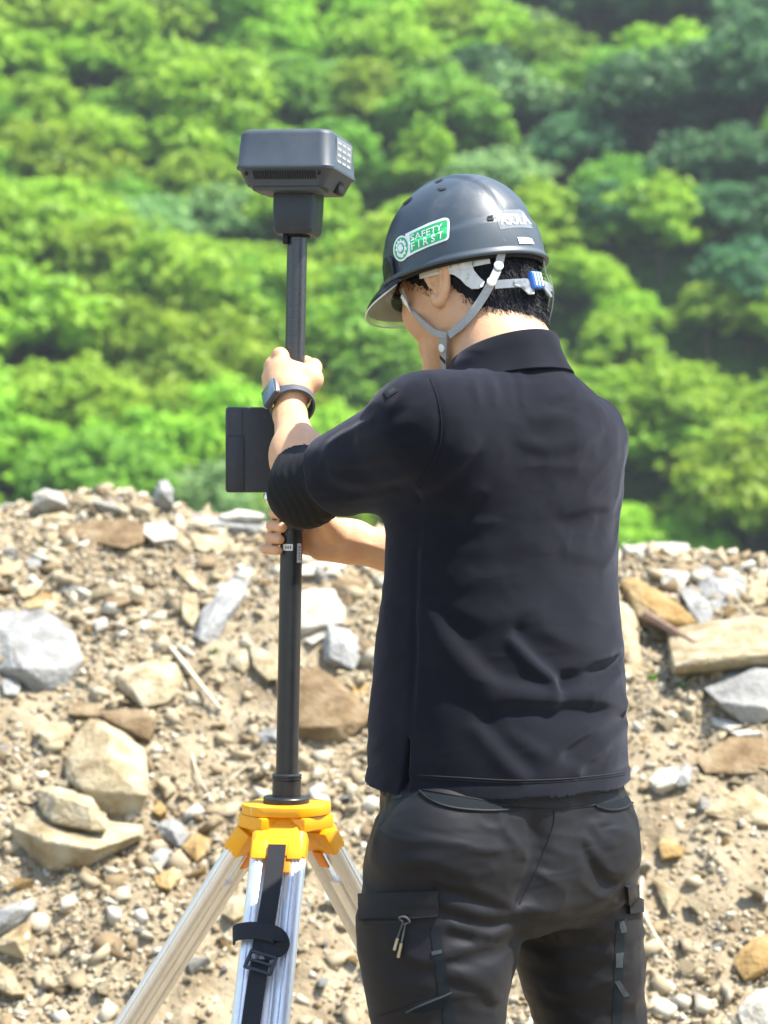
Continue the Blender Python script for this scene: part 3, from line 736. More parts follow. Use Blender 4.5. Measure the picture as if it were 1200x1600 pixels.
# gravel: tens of thousands of chips as one mass
def gravel():
    r = np.random.default_rng(3); t = (1 + 5 ** .5) / 2
    B3 = np.array([(x, y, z) for x in (-1, 1) for y in (-1, 1) for z in (-1, 1)], float) * .72
    T3 = np.array([(0, 1, 3), (0, 3, 2), (4, 6, 7), (4, 7, 5), (0, 4, 5), (0, 5, 1), (2, 3, 7), (2, 7, 6), (0, 2, 6), (0, 6, 4), (1, 5, 7), (1, 7, 3)])
    B2 = np.array([(1, 0, 0), (-1, 0, 0), (0, 1, 0), (0, -1, 0), (.2, .1, 1), (-.1, .2, -1)], float)
    T2 = np.array([(0, 2, 4), (2, 1, 4), (1, 3, 4), (3, 0, 4), (2, 0, 5), (1, 2, 5), (3, 1, 5), (0, 3, 5)])
    VV, FF, TT, base = [], [], [], 0
    for B, T, n, s0, s1, al in ((B3, T3, 26000, 0.0066, 0.032, 1.8), (B2, T2, 190000, 0.0036, 0.012, 1.9)):
        x = r.uniform(-1.95, 1.95, n); y = 4.05 + 2.6 * r.uniform(0, 1, n); q = np.stack([x, y, 0 * x], -1)
        dens = 0.42 + 0.62 * vnoise(q * 3.1) + 0.35 * vnoise(q * 9 + 5) + np.clip((y - 5.6) * .9, 0, .7)
        k = (r.uniform(0, 1, n) < np.clip(dens, 0.16, 1)) & (np.abs(x) < 0.3 * y + .42); x, y = x[k], y[k]; n = len(x)
        s = np.minimum(s0 * (1 + r.pareto(al, n)), s1); z = bank_z(x, y) + s * 0.2
        k_ = len(B)
        V = B[None] * (r.uniform(0.5, 1.4, (n, k_, 1)) + r.normal(size=(n, k_, 3)) * .12) * np.stack([np.ones(n), r.uniform(.45, 1, n), r.uniform(.22, .6, n)], 1)[:, None, :]
        A = r.normal(size=(n, 3)) * 0.6 + np.array([0, -.4, 1]); a3 = A / np.linalg.norm(A, axis=1)[:, None]
        a1 = np.cross(a3, r.normal(size=(n, 3))); a1 /= np.linalg.norm(a1, axis=1)[:, None]; a2 = np.cross(a3, a1)
        V = V[..., :1] * a1[:, None] + V[..., 1:2] * a2[:, None] + V[..., 2:] * a3[:, None]
        V = V * s[:, None, None] + np.stack([x, y, z], 1)[:, None]
        VV.append(V.reshape(-1, 3)); FF.append((T[None] + base + k_ * np.arange(n)[:, None, None]).reshape(-1, 3)); base += n * k_
        TT.append(np.repeat(np.clip(r.beta(1.6, 1.5, n), 0, 1), len(T)))
        print('chips', n)
    me = mesh_np('gravel', np.concatenate(VV), np.concatenate(FF))
    at = me.attributes.new('tone', 'FLOAT', 'FACE'); at.data.foreach_set('value', np.concatenate(TT).astype(np.float32))
    m, nt, p = nodes('gravel_stone'); N = nt.nodes; L = nt.links
    a = N.new('ShaderNodeAttribute'); a.attribute_name = 'tone'; rp = N.new('ShaderNodeValToRGB'); el = rp.color_ramp.elements
    cols = [(0.13, 0.092, 0.05), (0.22, 0.165, 0.095), (0.31, 0.255, 0.165), (0.29, 0.235, 0.14), (0.37, 0.33, 0.245), (0.44, 0.42, 0.355)]
    while len(el) < len(cols): el.new(.5)
    for i, c in enumerate(cols): el[i].position = i / 5; el[i].color = (*c, 1)
    L.new(a.outputs['Fac'], rp.inputs[0]); L.new(rp.outputs[0], p.inputs['Base Color']); p.inputs['Roughness'].default_value = 0.9; p.inputs['Specular IOR Level'].default_value = 0.2
    tag(put('gravel', me, m), 'loose tan and cream gravel covering the bank', 'gravel', kind='stuff')
gravel()

# dry stems and sprouts
stem_mat = pmat('dry_stem', [(0.34, 0.28, 0.18), (0.55, 0.49, 0.36)], scale=40, rough=0.85)
wood_mat = pmat('weathered_wood', [(0.10, 0.06, 0.04), (0.24, 0.16, 0.11)], scale=25, rough=0.9, bump=0.5, stretch=(1, 1, 6))
def stem(name, pts, r, mat, label, cat, lift=0.012):
    P = catmull([bank_hit(x, y) + BANK_N * lift for x, y in pts], 5); mb = MB(); mb.sweep(P, np.linspace(r, r * 0.6, len(P)), 7)
    tag(mb.build(name, mat), label, cat)
stem('stick', [(268, 1022), (292, 1052), (318, 1085), (345, 1118)], 0.0085, stem_mat, 'broken pale stick running down right of the knobbly rock', 'stick', .02)
stem('dry_stem', [(290, 1150), (300, 1185), (312, 1222), (336, 1262)], 0.0035, stem_mat, 'thin dry stem bending down above the tripod head', 'stem')
stem('dry_stem', [(318, 1252), (350, 1232), (385, 1203)], 0.0035, stem_mat, 'thin dry stem slanting up toward the survey pole', 'stem')
stem('dry_stem', [(172, 978), (200, 985), (228, 1000)], 0.003, stem_mat, 'short dry straw on bare soil below the dark flat chip', 'stem')
stem('dry_stem', [(24, 1185), (45, 1205), (75, 1222), (100, 1235)], 0.003, stem_mat, 'curved dry root left of the tall boulder', 'stem')
stem('dry_stem', [(1002, 1382), (1001, 1425), (1022, 1470), (1048, 1510)], 0.0045, stem_mat, 'bent dry stem beside the right trouser leg', 'stem', .02)
stem('wood_splinter', [(1005, 990), (1040, 1010), (1086, 1038)], 0.015, wood_mat, 'brown split piece of wood stuck under the broad slab', 'wood', .06)
sprout_mat = leaf_mat('sprout_leaf', (0.10, 0.2, 0.02), (0.2, 0.33, 0.03), (0.25, 0.4, 0.04), 0.35)
def sprout(px, py, s, label):
    b = bank_hit(px, py); mb = MB(); r = np.random.default_rng(int(px))
    for k in range(6):
        a = k * 1.05 + r.uniform(-.3, .3); d = np.array([math.cos(a), math.sin(a) * .8, 1.0 + r.uniform(-.3, .5)]); d = unit(d); w = unit(np.cross(d, [0, 0, 1])) * s * .22
        p = b + [0, 0, .004]; t = p + d * s; m1 = p + d * s * .5; n = np.cross(w, d) * .25
        mb.add([p, m1 + w + n, t, m1 - w + n, m1 - n * .2], [[0, 1, 4], [1, 2, 4], [2, 3, 4], [3, 0, 4]])
    tag(mb.build('sprout', sprout_mat, smooth=False), label, 'plant')
sprout(336, 1026, .028, 'tiny bright green sprout at the foot of the long grey slab')
sprout(1022, 1068, .030, 'small green sprout under the orange-brown slab, nearer the shirt')
sprout(1066, 1082, .026, 'small green sprout left of the grey block at the right border')
sprout(982, 858, .03, 'green tuft on the crest beside the shirt')
# ------------------------------------------------------------------ survey pole, receiver, tablet case, tripod
PY = 3.27                                                    # distance of the pole
black = pmat('black_anodised', [(0.012, 0.013, 0.015), (0.02, 0.021, 0.024)], scale=60, rough=0.38, rvar=0.06, spec=0.5)
carbon = pmat('carbon_fibre', [(0.014, 0.015, 0.018), (0.04, 0.042, 0.047)], scale=420, rough=0.36, coat=0.25, rvar=0.1, detail=2, bump=0.15, bscale=500, dist=0.0005)
housing = pmat('grey_plastic', [(0.034, 0.046, 0.059), (0.048, 0.061, 0.075)], scale=40, rough=0.55, bump=0.08, bscale=900, dist=0.0006, rvar=0.05)
darkp = pmat('dark_plastic', [(0.014, 0.019, 0.027), (0.022, 0.028, 0.036)], scale=30, rough=0.5, bump=0.08, bscale=700, dist=0.0006)
casep = pmat('case_plastic', [(0.022, 0.026, 0.032), (0.03, 0.034, 0.04)], scale=30, rough=0.6, bump=0.12, bscale=900, dist=0.0006)
voidp = pmat('black_rubber', [(0.006, 0.006, 0.007), (0.01, 0.01, 0.011)], scale=40, rough=0.8)
silver = pmat('aluminium', [(0.74, 0.74, 0.74), (0.85, 0.85, 0.85)], scale=30, rough=0.48, metal=0.9, stretch=(8, 8, 0.4), rvar=0.08)
silver_refl = pmat('aluminium_warm_reflection', [(0.72, 0.71, 0.68), (0.82, 0.81, 0.79)], scale=30, rough=0.5, metal=0.9, stretch=(8, 8, 0.4), rvar=0.08)  # same metal as silver; the legs' differing warm reflection is put into the colour
yellow = pmat('yellow_enamel', [(0.70, 0.30, 0.004), (0.80, 0.37, 0.006)], scale=12, rough=0.38, rvar=0.08, bump=0.05, bscale=200, dist=0.001)
orange = pmat('orange_plastic', [(0.62, 0.19, 0.004), (0.72, 0.24, 0.006)], scale=20, rough=0.4)
steel = pmat('steel', [(0.55, 0.53, 0.48), (0.7, 0.68, 0.62)], scale=60, rough=0.25, metal=1.0)
web = pmat('black_webbing', [(0.008, 0.009, 0.012), (0.016, 0.018, 0.022)], scale=300, rough=0.85, bump=0.5, bscale=900, dist=0.0008, stretch=(1, 1, 4))
white_lab = pmat('white_label', [(0.66, 0.66, 0.64), (0.76, 0.76, 0.74)], scale=90, rough=0.6)
ink = pmat('grey_ink', [(0.10, 0.10, 0.11), (0.16, 0.16, 0.17)], scale=90, rough=0.6)

scuff(yellow, (0.42, 0.22, 0.03), 30, .56, .75, fac=.55); scuff(yellow, (0.62, 0.58, 0.48), 14, .66, .72, (1, 5, 1), .8)
scuff(housing, (0.09, 0.095, 0.10), 18, .55, .8, fac=.5); scuff(darkp, (0.05, 0.052, 0.055), 25, .56, .8, fac=.5); scuff(casep, (0.07, 0.07, 0.072), 22, .56, .8, fac=.5)
scuff(black, (0.07, 0.07, 0.068), 40, .64, .74, (1, 1, .25), .7); scuff(silver, (0.42, 0.39, 0.33), 18, .6, .8, (1, 1, .3), .5); scuff(silver_refl, (0.42, 0.36, 0.27), 14, .55, .8, (1, 1, .3), .5)
def pole_x(py): return np.interp(py, [370, 1250], [464.5, 447.5])
def pp(py, dx=0.0): return W(pole_x(py) + dx, py, PY)
pole = empty('survey_pole', pp(1247)); tag(pole, 'black survey pole held upright by both hands and standing on the tripod', 'survey pole')
up = unit(pp(300) - pp(1240))
mb = MB(); mb.sweep([pp(372), pp(600), pp(805)], 0.0150, 28); mb.build('upper_tube', carbon, pole)
mb = MB(); mb.sweep([pp(790), pp(1000), pp(1222)], 0.0166, 28); mb.build('lower_tube', black, pole)
mb = MB(); mb.sweep([pp(786), pp(792), pp(824), pp(828)], [0.0160, 0.0195, 0.0195, 0.0170], 28); mb.build('clamp_ring', black, pole)
mb = MB(); b0 = pp(1254)
mb.lathe(b0, [(0.0345, 0), (0.0345, 0.0075), (0.033, 0.009), (0.0215, 0.010), (0.0215, 0.034), (0.0208, 0.0345), (0.0208, 0.0355), (0.0225, 0.036), (0.0225, 0.0378), (0.0212, 0.0382), (0.0212, 0.0396), (0.0225, 0.040), (0.0225, 0.042), (0.0205, 0.0425), (0.0175, 0.044)], up, 40)
mb.build('base_flange', black, pole)
def pole_patch(name, py0, py1, a0, a1, mat, r=0.01675):
    a = np.radians(np.linspace(a0, a1, 7)); V = []
    for y in np.linspace(py0, py1, 3): V += [pp(y) + r * np.array([math.sin(t), -math.cos(t), 0]) for t in a]
    Fc = [[i * 7 + j, i * 7 + j + 1, i * 7 + 8 + j, i * 7 + 7 + j] for i in range(2) for j in range(6)]
    V = np.array(V); c = pp((py0 + py1) / 2); Vb = V + (c - V) * 0.02; n = len(V); mb = MB()
    mb.add(np.concatenate([V, Vb]), Fc + [[n + q for q in f[::-1]] for f in Fc]); return mb.build(name, mat, pole)
l1 = pole_patch('label_sticker', 850, 860, -44, 10, white_lab)
for k in range(3): pole_patch('print_mark', 852.5, 857.5, -30 + 12 * k, -22 + 12 * k, ink, 0.01683)
pole_patch('label_sticker', 849, 879, 34, 66, pmat('silver_label', [(0.36, 0.38, 0.42), (0.5, 0.52, 0.56)], scale=90, rough=0.4))
for k in range(5): pole_patch('print_mark', 854 + k * 4.6, 855.6 + k * 4.6, 42, 60, ink, 0.01683)

# receiver on top
def rot(a): return np.array([[math.cos(a), math.sin(a), 0], [-math.sin(a), math.cos(a), 0], [0, 0, 1]])
rc = pp(250); rc = W(464, 257, PY)
A = rot(math.radians(-14)).copy()                             # rows: right, far, up of the housing (the right flank turns into view)
tl = np.array([0.03, 0.0, 1.0]); A[2] = unit(tl); A[1] = unit(np.cross(A[2], A[0])); A[0] = np.cross(A[1], A[2])
rec = empty('satellite_receiver', W(462, 297, PY)); tag(rec, 'grey boxy satellite receiver on top of the survey pole', 'receiver')
def loc(x, y, z, o=None): return (rc if o is None else o) + x * A[0] + y * A[1] + z * A[2]
def rounded_stack(levels, nseg=10, o=None):
    """Rounded-square rings: (half x, half y, corner radius, z)."""
    V = []; 
    for hx, hy, r, z in levels:
        for cx, cy, a0 in ((1, 1, 0), (-1, 1, 90), (-1, -1, 180), (1, -1, 270)):
            for t in np.radians(np.linspace(a0, a0 + 90, nseg)): V.append(loc(cx * (hx - r) + r * math.cos(t), cy * (hy - r) + r * math.sin(t), z, o))
    n = 4 * nseg; m = len(levels)
    Fc = [[i * n + j, i * n + (j + 1) % n, (i + 1) * n + (j + 1) % n, (i + 1) * n + j] for i in range(m - 1) for j in range(n)]
    Fc += [list(range(n))[::-1], [(m - 1) * n + j for j in range(n)]]
    return np.array(V), Fc
hw = 0.0735
mb = MB(); mb.add(*rounded_stack([(hw - .014, hw - .014, .010, -.0405), (hw - .0035, hw - .0035, .016, -.0185), (hw + .001, hw + .001, .018, -.0165), (hw + .0015, hw + .0015, .018, -.013), (hw, hw, .018, -.011), (hw - .003, hw - .003, .018, .034), (hw - .0048, hw - .0048, .018, .0385), (hw - .009, hw - .009, .017, .0415), (hw - .015, hw - .015, .015, .0425)]))
body = mb.build('housing', housing, rec, ang=50)
mb = MB()
for k in range(26):                                          # cooling slots under the near edge
    x = -.046 + k * .0037; a = loc(x, -hw + .0048, -.0205) ; b = loc(x + .0015, -hw + .0100, -.0315)
    mb.sweep([a - A[1] * .0012, b - A[1] * .0012], 0.0011, 5)
mb.build('cooling_slots', voidp, rec)
for x in (-.057, .054):
    mb = MB(); mb.lathe(loc(x, -hw + .0062, -.0238), [(.0028, 0), (.0028, .0015), (.001, .002)], -A[1] * .9 - A[2] * .5, 12); mb.build('screw', voidp, rec)
mb = MB(); mb.box(loc(.0, -.030, -.0410), (.104, .050, .012), A, .003); mb.build('battery_door', housing, rec)
mb = MB(); mb.box(loc(hw - .012, .012, -.033), (.012, .030, .022), A, .005); mb.build('latch', voidp, rec)
mb = MB(); mb.box(loc(hw - .0012, .0, .012), (.0012, .085, .042), A, .0004); pl = mb.build('rating_plate', pmat('rating_plate', [(0.13, 0.145, 0.165), (0.18, 0.195, 0.215)], scale=60, rough=0.5), rec)
mb = MB()
for j in range(4):
    for k in range(3): mb.box(loc(hw - .0004, -.028 + k * .026, .026 - j * .009), (.0004, .018, .0034), A)
mb.build('print_lines', pmat('plate_print', [(0.32, 0.33, 0.34), (0.42, 0.43, 0.44)], scale=90, rough=0.6), pl)
oc = pp(333)
mb = MB(); nb_ = W(466, 333, PY)
mb.add(*rounded_stack([(.026, .026, .006, -.0335), (.0300, .0300, .007, -.028), (.0315, .0315, .007, .0), (.0320, .0320, .007, .045)], 5, nb_)); nk = mb.build('neck_adapter', darkp, rec)
mb = MB(); mb.lathe(pp(371), [(.019, 0), (.019, .010)], up, 24); mb.build('neck_collar', voidp, rec)
mb = MB(); mb.box(W(446, 374, PY - .01), (.008, .012, .014), None, .002); mb.build('release_button', voidp, rec)
mb = MB(); mb.lathe(W(442, 297, PY - .04), [(.004, 0), (.004, .006), (.002, .007)], (0, -.3, 1), 12); mb.build('antenna_port', steel, rec)

# tablet case clamped to the pole
tc_ = W(397, 703, 3.315); tab = empty('tablet_case', W(397, 770, 3.315)); tag(tab, 'dark flat tablet case clamped to the survey pole behind the wrist', 'tablet case')
TA = rot(math.radians(5)).copy(); th = 66.5 / F * 3.315
mb = MB(); mb.box(tc_, (.086, .026, 2 * th), TA, .0045, 3); mb.build('case_body', casep, tab)
mb = MB(); mb.box(tc_ + TA[0] * -.0285 + TA[1] * -.0132 + np.array([0, 0, -.0215]), (.0265, .002, .084), TA, .0018); mb.build('flap', casep, tab)
mb = MB(); mb.box(tc_ + TA[0] * -.018 + TA[1] * -.0131 + np.array([0, 0, .0]), (.0006, .0006, 2 * th - .006), TA); mb.build('seam', voidp, tab)
mb = MB(); mb.sweep([tc_ + [.03, 0, 0], W(462, 703, PY)], .011, 14); mb.build('clamp_arm', black, tab)
kb = W(419, 771, 3.30)
mb = MB(); mb.lathe(kb, [(.0065, 0), (.0075, -.003), (.0075, -.008), (.0045, -.010), (.004, -.016)], (0, 0, 1), 16); mb.build('clamp_screw', steel, tab)

# tripod
top = pp(1254); tz = top[2]
tri = empty('tripod', (top[0], top[1], 0)); tag(tri, 'aluminium survey tripod with yellow head and black carrying strap', 'tripod')
LEGAZ = [math.radians(a) for a in (-97, 153, 46)]; SPL = 0.70
def plate_ring(scale, cut=0.86, n=72):
    out = []
    for k in range(n):
        a = 2 * math.pi * k / n
        c = max(math.cos(a - q) for q in LEGAZ); rr = min(1.0, cut / max(c, 1e-3)) * scale
        out.append((rr * math.cos(a), rr * math.sin(a)))
    return out
def plate(name, r, z0, z1, mat, bev, cut=.9):
    mb = MB(); mb.prism(plate_ring(r, cut), (top[0], top[1], z0), (1, 0, 0), (0, 1, 0), (0, 0, 1), z1 - z0, bev); return mb.build(name, mat, tri)
plate('head_plate', .0665, tz - .0145, tz, yellow, .0015)
for q, az in enumerate(LEGAZ):                               # lower blocks of the head stand between the hinges
    a = az + math.radians(60); d = np.array([math.cos(a), math.sin(a), 0]); s = np.array([-d[1], d[0], 0])
    mb = MB(); mb.box(np.array([top[0], top[1], tz - .0255]) + d * .036, (.054, .070, .0205), [d, s, [0, 0, 1]], .0025); mb.build('head_lug', yellow, tri)
prof = []
for k in range(40):                                          # extruded tube with shallow flutes
    t = 2 * math.pi * k / 40; rr = 1 - 0.09 * (math.cos(4 * t) > 0.93) ; prof.append((rr * math.cos(t), rr * math.sin(t)))
prof = np.array(prof)
LG = []
for q, az in enumerate(LEGAZ):
    d = np.array([math.cos(az), math.sin(az), 0]); s = np.array([-d[1], d[0], 0])
    hinge = np.array([top[0], top[1], tz - .024]) + d * .040
    ax = unit(d * SPL - np.array([0, 0, 1.0])); nrm = np.cross(s, ax)
    if nrm @ d < 0: nrm = -nrm                               # outward face of the leg
    LG.append((hinge, ax, s, nrm)); mat = silver if q == 0 else silver_refl
    mb = MB(); mb.box(hinge + ax * .004, (.038, .022, .030), [s, nrm, ax], .004); hb = mb.build('hinge', yellow, tri)
    mb = MB(); mb.sweep([hinge - s * .021, hinge + s * .021], .0075, 16); mb.build('hinge_pin', steel, hb)
    lp = empty('leg', tuple(np.array([0.0, 0, 0]))); lp.parent = tri; lp.location = tuple(hinge - off(tri)); 
    mb = MB(); P0 = [(-.041, -.014), (.041, -.014), (.041, .010), (.034, .0165), (-.034, .0165), (-.041, .010)]
    L1, L2 = .020, .062
    mb.prism(P0, hinge + ax * L1, s, nrm, ax, L2 - L1, .003); mb.prism([(-.030, -.010), (.030, -.010), (.030, .012), (-.030, .012)], hinge + ax * .008, s, nrm, ax, .013, .002)
    sh = mb.build('leg_shoulder', yellow, lp)
    if q == 0:
        for sx in (-1, 1):
            mb = MB(); mb.box(hinge + ax * .052 + s * sx * .0265 + nrm * .0155, (.022, .004, .030), [s, nrm, ax], .0018); mb.build('shoulder_rib', yellow, lp)
    foot = hinge + ax * ((hinge[2] - .03) / -ax[2])
    Ltot = np.linalg.norm(foot - hinge)
    for sx in (-1, 1):
        mb = MB(); mb.sweep([hinge + ax * .055 + s * sx * .0275, hinge + ax * .40 + s * sx * .0275, hinge + ax * Ltot * .62 + s * sx * .0275], .0138, prof=prof, up=nrm); mb.build('outer_tube', mat, lp)
        mb = MB(); mb.sweep([hinge + ax * .06 + s * sx * .0115 - nrm * .003, hinge + ax * Ltot * .62 + s * sx * .0115 - nrm * .003], .0042, 10); mb.build('guide_rail', mat, lp)
    mb = MB(); mb.box(hinge + ax * (Ltot * .55) - nrm * .004, (.022, .016, Ltot * .88), [s, nrm, ax], .003); mb.build('inner_tube', silver_refl, lp)
    mb = MB(); mb.box(hinge + ax * (Ltot * .62), (.088, .034, .05), [s, nrm, ax], .005); cl = mb.build('clamp_block', yellow, lp)
    mb = MB(); mb.lathe(hinge + ax * (Ltot * .62) + nrm * .017, [(.014, 0), (.014, .016), (.010, .018)], nrm, 16); mb.build('clamp_knob', voidp, cl)
    mb = MB(); mb.sweep([hinge + ax * (Ltot - .10), hinge + ax * (Ltot - .04), hinge + ax * (Ltot + .03)], [.017, .016, .002], 14); mb.build('foot_spike', steel, lp)
    mb = MB(); mb.box(hinge + ax * .072 + s * (.012 if q == 0 else -.004) + nrm * (.012 if q == 0 else -.016), (.020, .004, .030), [s, nrm, ax], .0015); mb.build('clip', orange, lp)
# strap hanging down the near leg
h0, ax, s, nrm = LG[0]
strap = empty('carrying_strap', tuple(h0 + ax * .3)); strap.parent = tri; strap.location = tuple(h0 + ax * .3 - off(tri))
def sp(t, o, n): return h0 + ax * t + s * o + nrm * n
SD = -1 if s[0] > 0 else 1                                   # s direction that points to the left of the picture
mb = MB(); mb.ribbon([sp(.046, 0, .0185), sp(.09, 0, .019), sp(.15, SD * .003, .018), sp(.195, SD * .006, .019), sp(.215, SD * .006, .021)], [nrm] * 5, .0265, .0022); mb.build('strap_upper', web, strap)
mb = MB(); mb.ribbon([sp(.225, SD * .006, .020), sp(.30, SD * .010, .016), sp(.45, SD * .013, .015), sp(.62, SD * .010, .015)], [nrm] * 4, .0265, .0022); mb.build('strap_lower', web, strap)
mb = MB(); mb.ribbon([sp(.187, SD * .050, .006), sp(.184, SD * .044, .018), sp(.184, SD * .018, .026), sp(.190, -SD * .012, .027), sp(.202, -SD * .022, .024), sp(.212, -SD * .012, .023), sp(.216, SD * .002, .024)], [nrm + s * SD * 1.2, nrm + s * SD * .5, nrm, nrm, nrm - s * SD * .6, nrm, nrm], .026, .0022); mb.build('strap_loop', web, strap)
mb = MB()
tw = unit(s * math.cos(.28) * -SD + ax * math.sin(.28)); tv = np.cross(nrm, tw); bc = sp(.232, SD * .004, .026)
for e in (-1, 1):
    mb.box(bc + tv * e * .0125, (.042, .006, .0045), [tw, nrm, tv], .0015); mb.box(bc + tw * e * .019, (.0045, .006, .029), [tw, nrm, tv], .0015)
mb.box(bc, (.038, .005, .004), [tw, nrm, tv], .001)
mb.build('buckle', darkp, strap)
# ------------------------------------------------------------------ the person
skin = pmat('skin', [(0.48, 0.26, 0.140), (0.55, 0.32, 0.180), (0.60, 0.37, 0.215)], scale=14, rough=0.55, sss=0.22, bump=0.35, bscale=380, dist=0.0012, spec=0.35, rvar=0.06)
shirt_m = pmat('shirt_jersey', [(0.0032, 0.0037, 0.0066), (0.0055, 0.0061, 0.0102)], scale=9, rough=0.9, sheen=0.095, bump=0.55, bscale=1400, dist=0.0006, spec=0.12, sheen_col=(0.74, 0.78, 0.98))
under_m = pmat('stretch_sleeve', [(0.003, 0.0036, 0.0048), (0.0055, 0.0065, 0.0080)], scale=20, rough=0.85, sheen=0.0, bump=0.2, bscale=900, dist=0.0006, spec=0.3)
trouser_m = pmat('trouser_nylon', [(0.0033, 0.0035, 0.0050), (0.0056, 0.0057, 0.0078)], scale=7, rough=0.58, sheen=0.03, bump=0.5, bscale=1200, dist=0.0006, spec=0.25)
trim_m = pmat('trouser_tape', [(0.006, 0.0085, 0.0105), (0.010, 0.014, 0.017)], scale=30, rough=0.9, spec=0.15)
stitch_m = pmat('pale_wear', [(0.006, 0.010, 0.013), (0.03, 0.043, 0.048)], scale=120, rough=0.7)
hair_m = pmat('black_hair', [(0.006, 0.006, 0.008), (0.018, 0.017, 0.020)], scale=90, rough=0.62, spec=0.25)
boot_m = pmat('boot_leather', [(0.015, 0.013, 0.012), (0.03, 0.026, 0.022)], scale=30, rough=0.6, bump=0.2)
eye_m = pmat('eye_white', [(0.7, 0.68, 0.65), (0.75, 0.73, 0.7)], scale=30, rough=0.2)
iris_m = pmat('iris', [(0.012, 0.008, 0.006), (0.03, 0.018, 0.01)], scale=200, rough=0.15)

scuff(trouser_m, (0.011, 0.0108, 0.0122), 10, .54, .80, fac=.6); scuff(shirt_m, (0.016, 0.015, 0.017), 13, .56, .85, fac=.5); scuff(shirt_m, (0.12, 0.12, 0.12), 260, .74, .78, fac=.5)
scuff(skin, (0.47, 0.19, 0.11), 30, .50, .78, fac=.5); scuff(skin, (0.40, 0.22, 0.13), 160, .58, .80, fac=.4)
wrinkle(shirt_m, 13, .006, .32, (1, 1, 2.4), (.3, .55, .2)); wrinkle(trouser_m, 15, .006, .42, (.8, .8, 2.6), (.15, -.3, .3)); wrinkle(skin, 95, .0012, .25, (1, 1, 2.2))
AZ = math.radians(42); RX = np.array([math.cos(AZ), math.sin(AZ), 0]); FW = np.array([-math.sin(AZ), math.cos(AZ), 0])
TY = 2.95
def zpy(py, Y=TY): return CZ - (py - 800) / F * Y
def xpx(px, Y=TY): return (px - 600) / F * Y

# joints
SH_L = W(662, 674, 2.83); EL_L = W(477, 766, 3.03); WR_L = W(453, 648, 3.195)
SH_R = W(894, 688, 3.06); EL_R = W(795, 905, 3.29); WR_R = W(541, 846, 3.305)
NECK = W(800, 585, 2.945)

# head frame: the head turns further left than the chest and looks down
HB = math.radians(50); HP = math.radians(15); HR_ = math.radians(2)
hr = np.array([math.cos(HB), math.sin(HB), 0]); hf0 = np.array([-math.sin(HB), math.cos(HB), 0]); z_ = np.array([0, 0, 1.0])
hf = math.cos(HP) * hf0 - math.sin(HP) * z_; hu = math.cos(HP) * z_ + math.sin(HP) * hf0
HA = np.stack([hr, hf, hu]); HC = W(732, 452, 3.02)
def H(x, y, z): return HC + x * hr + y * hf + z * hu
def hloc(P): return (P - HC) @ HA.T

body = SDF()
# head
body.ell(H(0, -.009, .030), (.0755, .089, .085), HA, .02)
body.ell(H(0, .028, -.030), (.0605, .056, .080), HA, .04)
for sx in (-1, 1):
    body.cone(H(sx * .052, -.005, -.050), H(sx * .018, .066, -.099), .020, .018, .035)
    body.ball(H(sx * .040, .058, -.022), .024, .03)
body.ball(H(0, .078, -.100), .017, .03)
body.cone(H(-.032, .078, .024), H(.032, .078, .024), .011, .011, .02)
body.cone(H(0, .084, .012), H(0, .100, -.026), .007, .0110, .014)
for sx in (-1, 1): body.ball(H(sx * .011, .091, -.031), .0075, .010)
body.cone(H(-.019, .083, -.058), H(.019, .083, -.058), .0068, .0068, .010); body.cone(H(-.017, .082, -.069), H(.017, .082, -.069), .007, .007, .010)
for sx in (-1, 1): body.ball(H(sx * .031, .099, .006), .0155, .01, 's')
# ears
for sx in (-1, 1):
    def E(y, z, o=0.0): return H(sx * (.0815 + 0.07 * max(0.014 - y, 0) + o), y - .009, z + .002)
    rim = [E(.012, .002), E(.015, .018), E(.008, .030), E(-.004, .034), E(-.015, .029), E(-.021, .016), E(-.021, .002), E(-.016, -.012), E(-.008, -.023), E(.001, -.031), E(.008, -.028), E(.010, -.018)]
    body.chain(catmull(rim, 3), [.0042] * 60, .003)
    body.ell(E(-.004, .006, -.0035), (.0042, .018, .029), [unit(hr * sx * .995 + hf * .07), unit(hf - hr * sx * .07), hu], .003)
    body.chain([E(-.004, .024, .001), E(-.012, .012, .001), E(-.011, -.004, .001), E(-.004, -.016, .001)], [.003, .0034, .0034, .003], .003)
    body.ball(E(.003, -.027, .0), .0062, .005)
    body.ball(E(.009, -.004, .0015), .0042, .004)
    body.ell(E(.001, -.003, .0040), (.0075, .0072, .0110), HA, .0015, 's')
    body.ell(E(.000, .018, .0040), (.0042, .0100, .0080), HA, .0015, 's')
# neck and hidden trunk
body.cone(H(0, -.030, -.045), NECK, .056, .058, .04)
body.cone(H(-.03, -.045, -.05), NECK - RX * .03 - FW * .005, .027, .022, .03); body.cone(H(.03, -.045, -.05), NECK + RX * .03 - FW * .005, .027, .022, .03)
body.cone(NECK, NECK - [0, 0, .12], .06, .085, .05)
body.cone(SH_L, SH_R, .042, .042, .05)
body.cone(NECK - [0, 0, .12], np.array([xpx(785), TY, zpy(1150)]), .088, .075, .05)
HIP_L = W(690, 1330, 2.86); HIP_R = W(890, 1330, 3.02)
KN_L = np.array([xpx(690, 2.82), 2.84, .50]); KN_R = np.array([xpx(925, 3.05), 3.05, .50])
AN_L = np.array([KN_L[0] + .01, 2.86, .10]); AN_R = np.array([KN_R[0] + .02, 3.07, .10])
body.cone(np.array([xpx(785), TY, zpy(1150)]), (HIP_L + HIP_R) / 2, .075, .085, .05)
for h_, k_, a_ in ((HIP_L, KN_L, AN_L), (HIP_R, KN_R, AN_R)):
    body.cone(h_, k_, .055, .045, .04); body.cone(k_, a_, .042, .030, .03); body.cone(a_, a_ + np.array([FW[0] * .08, FW[1] * .08, -.05]), .03, .025, .03)
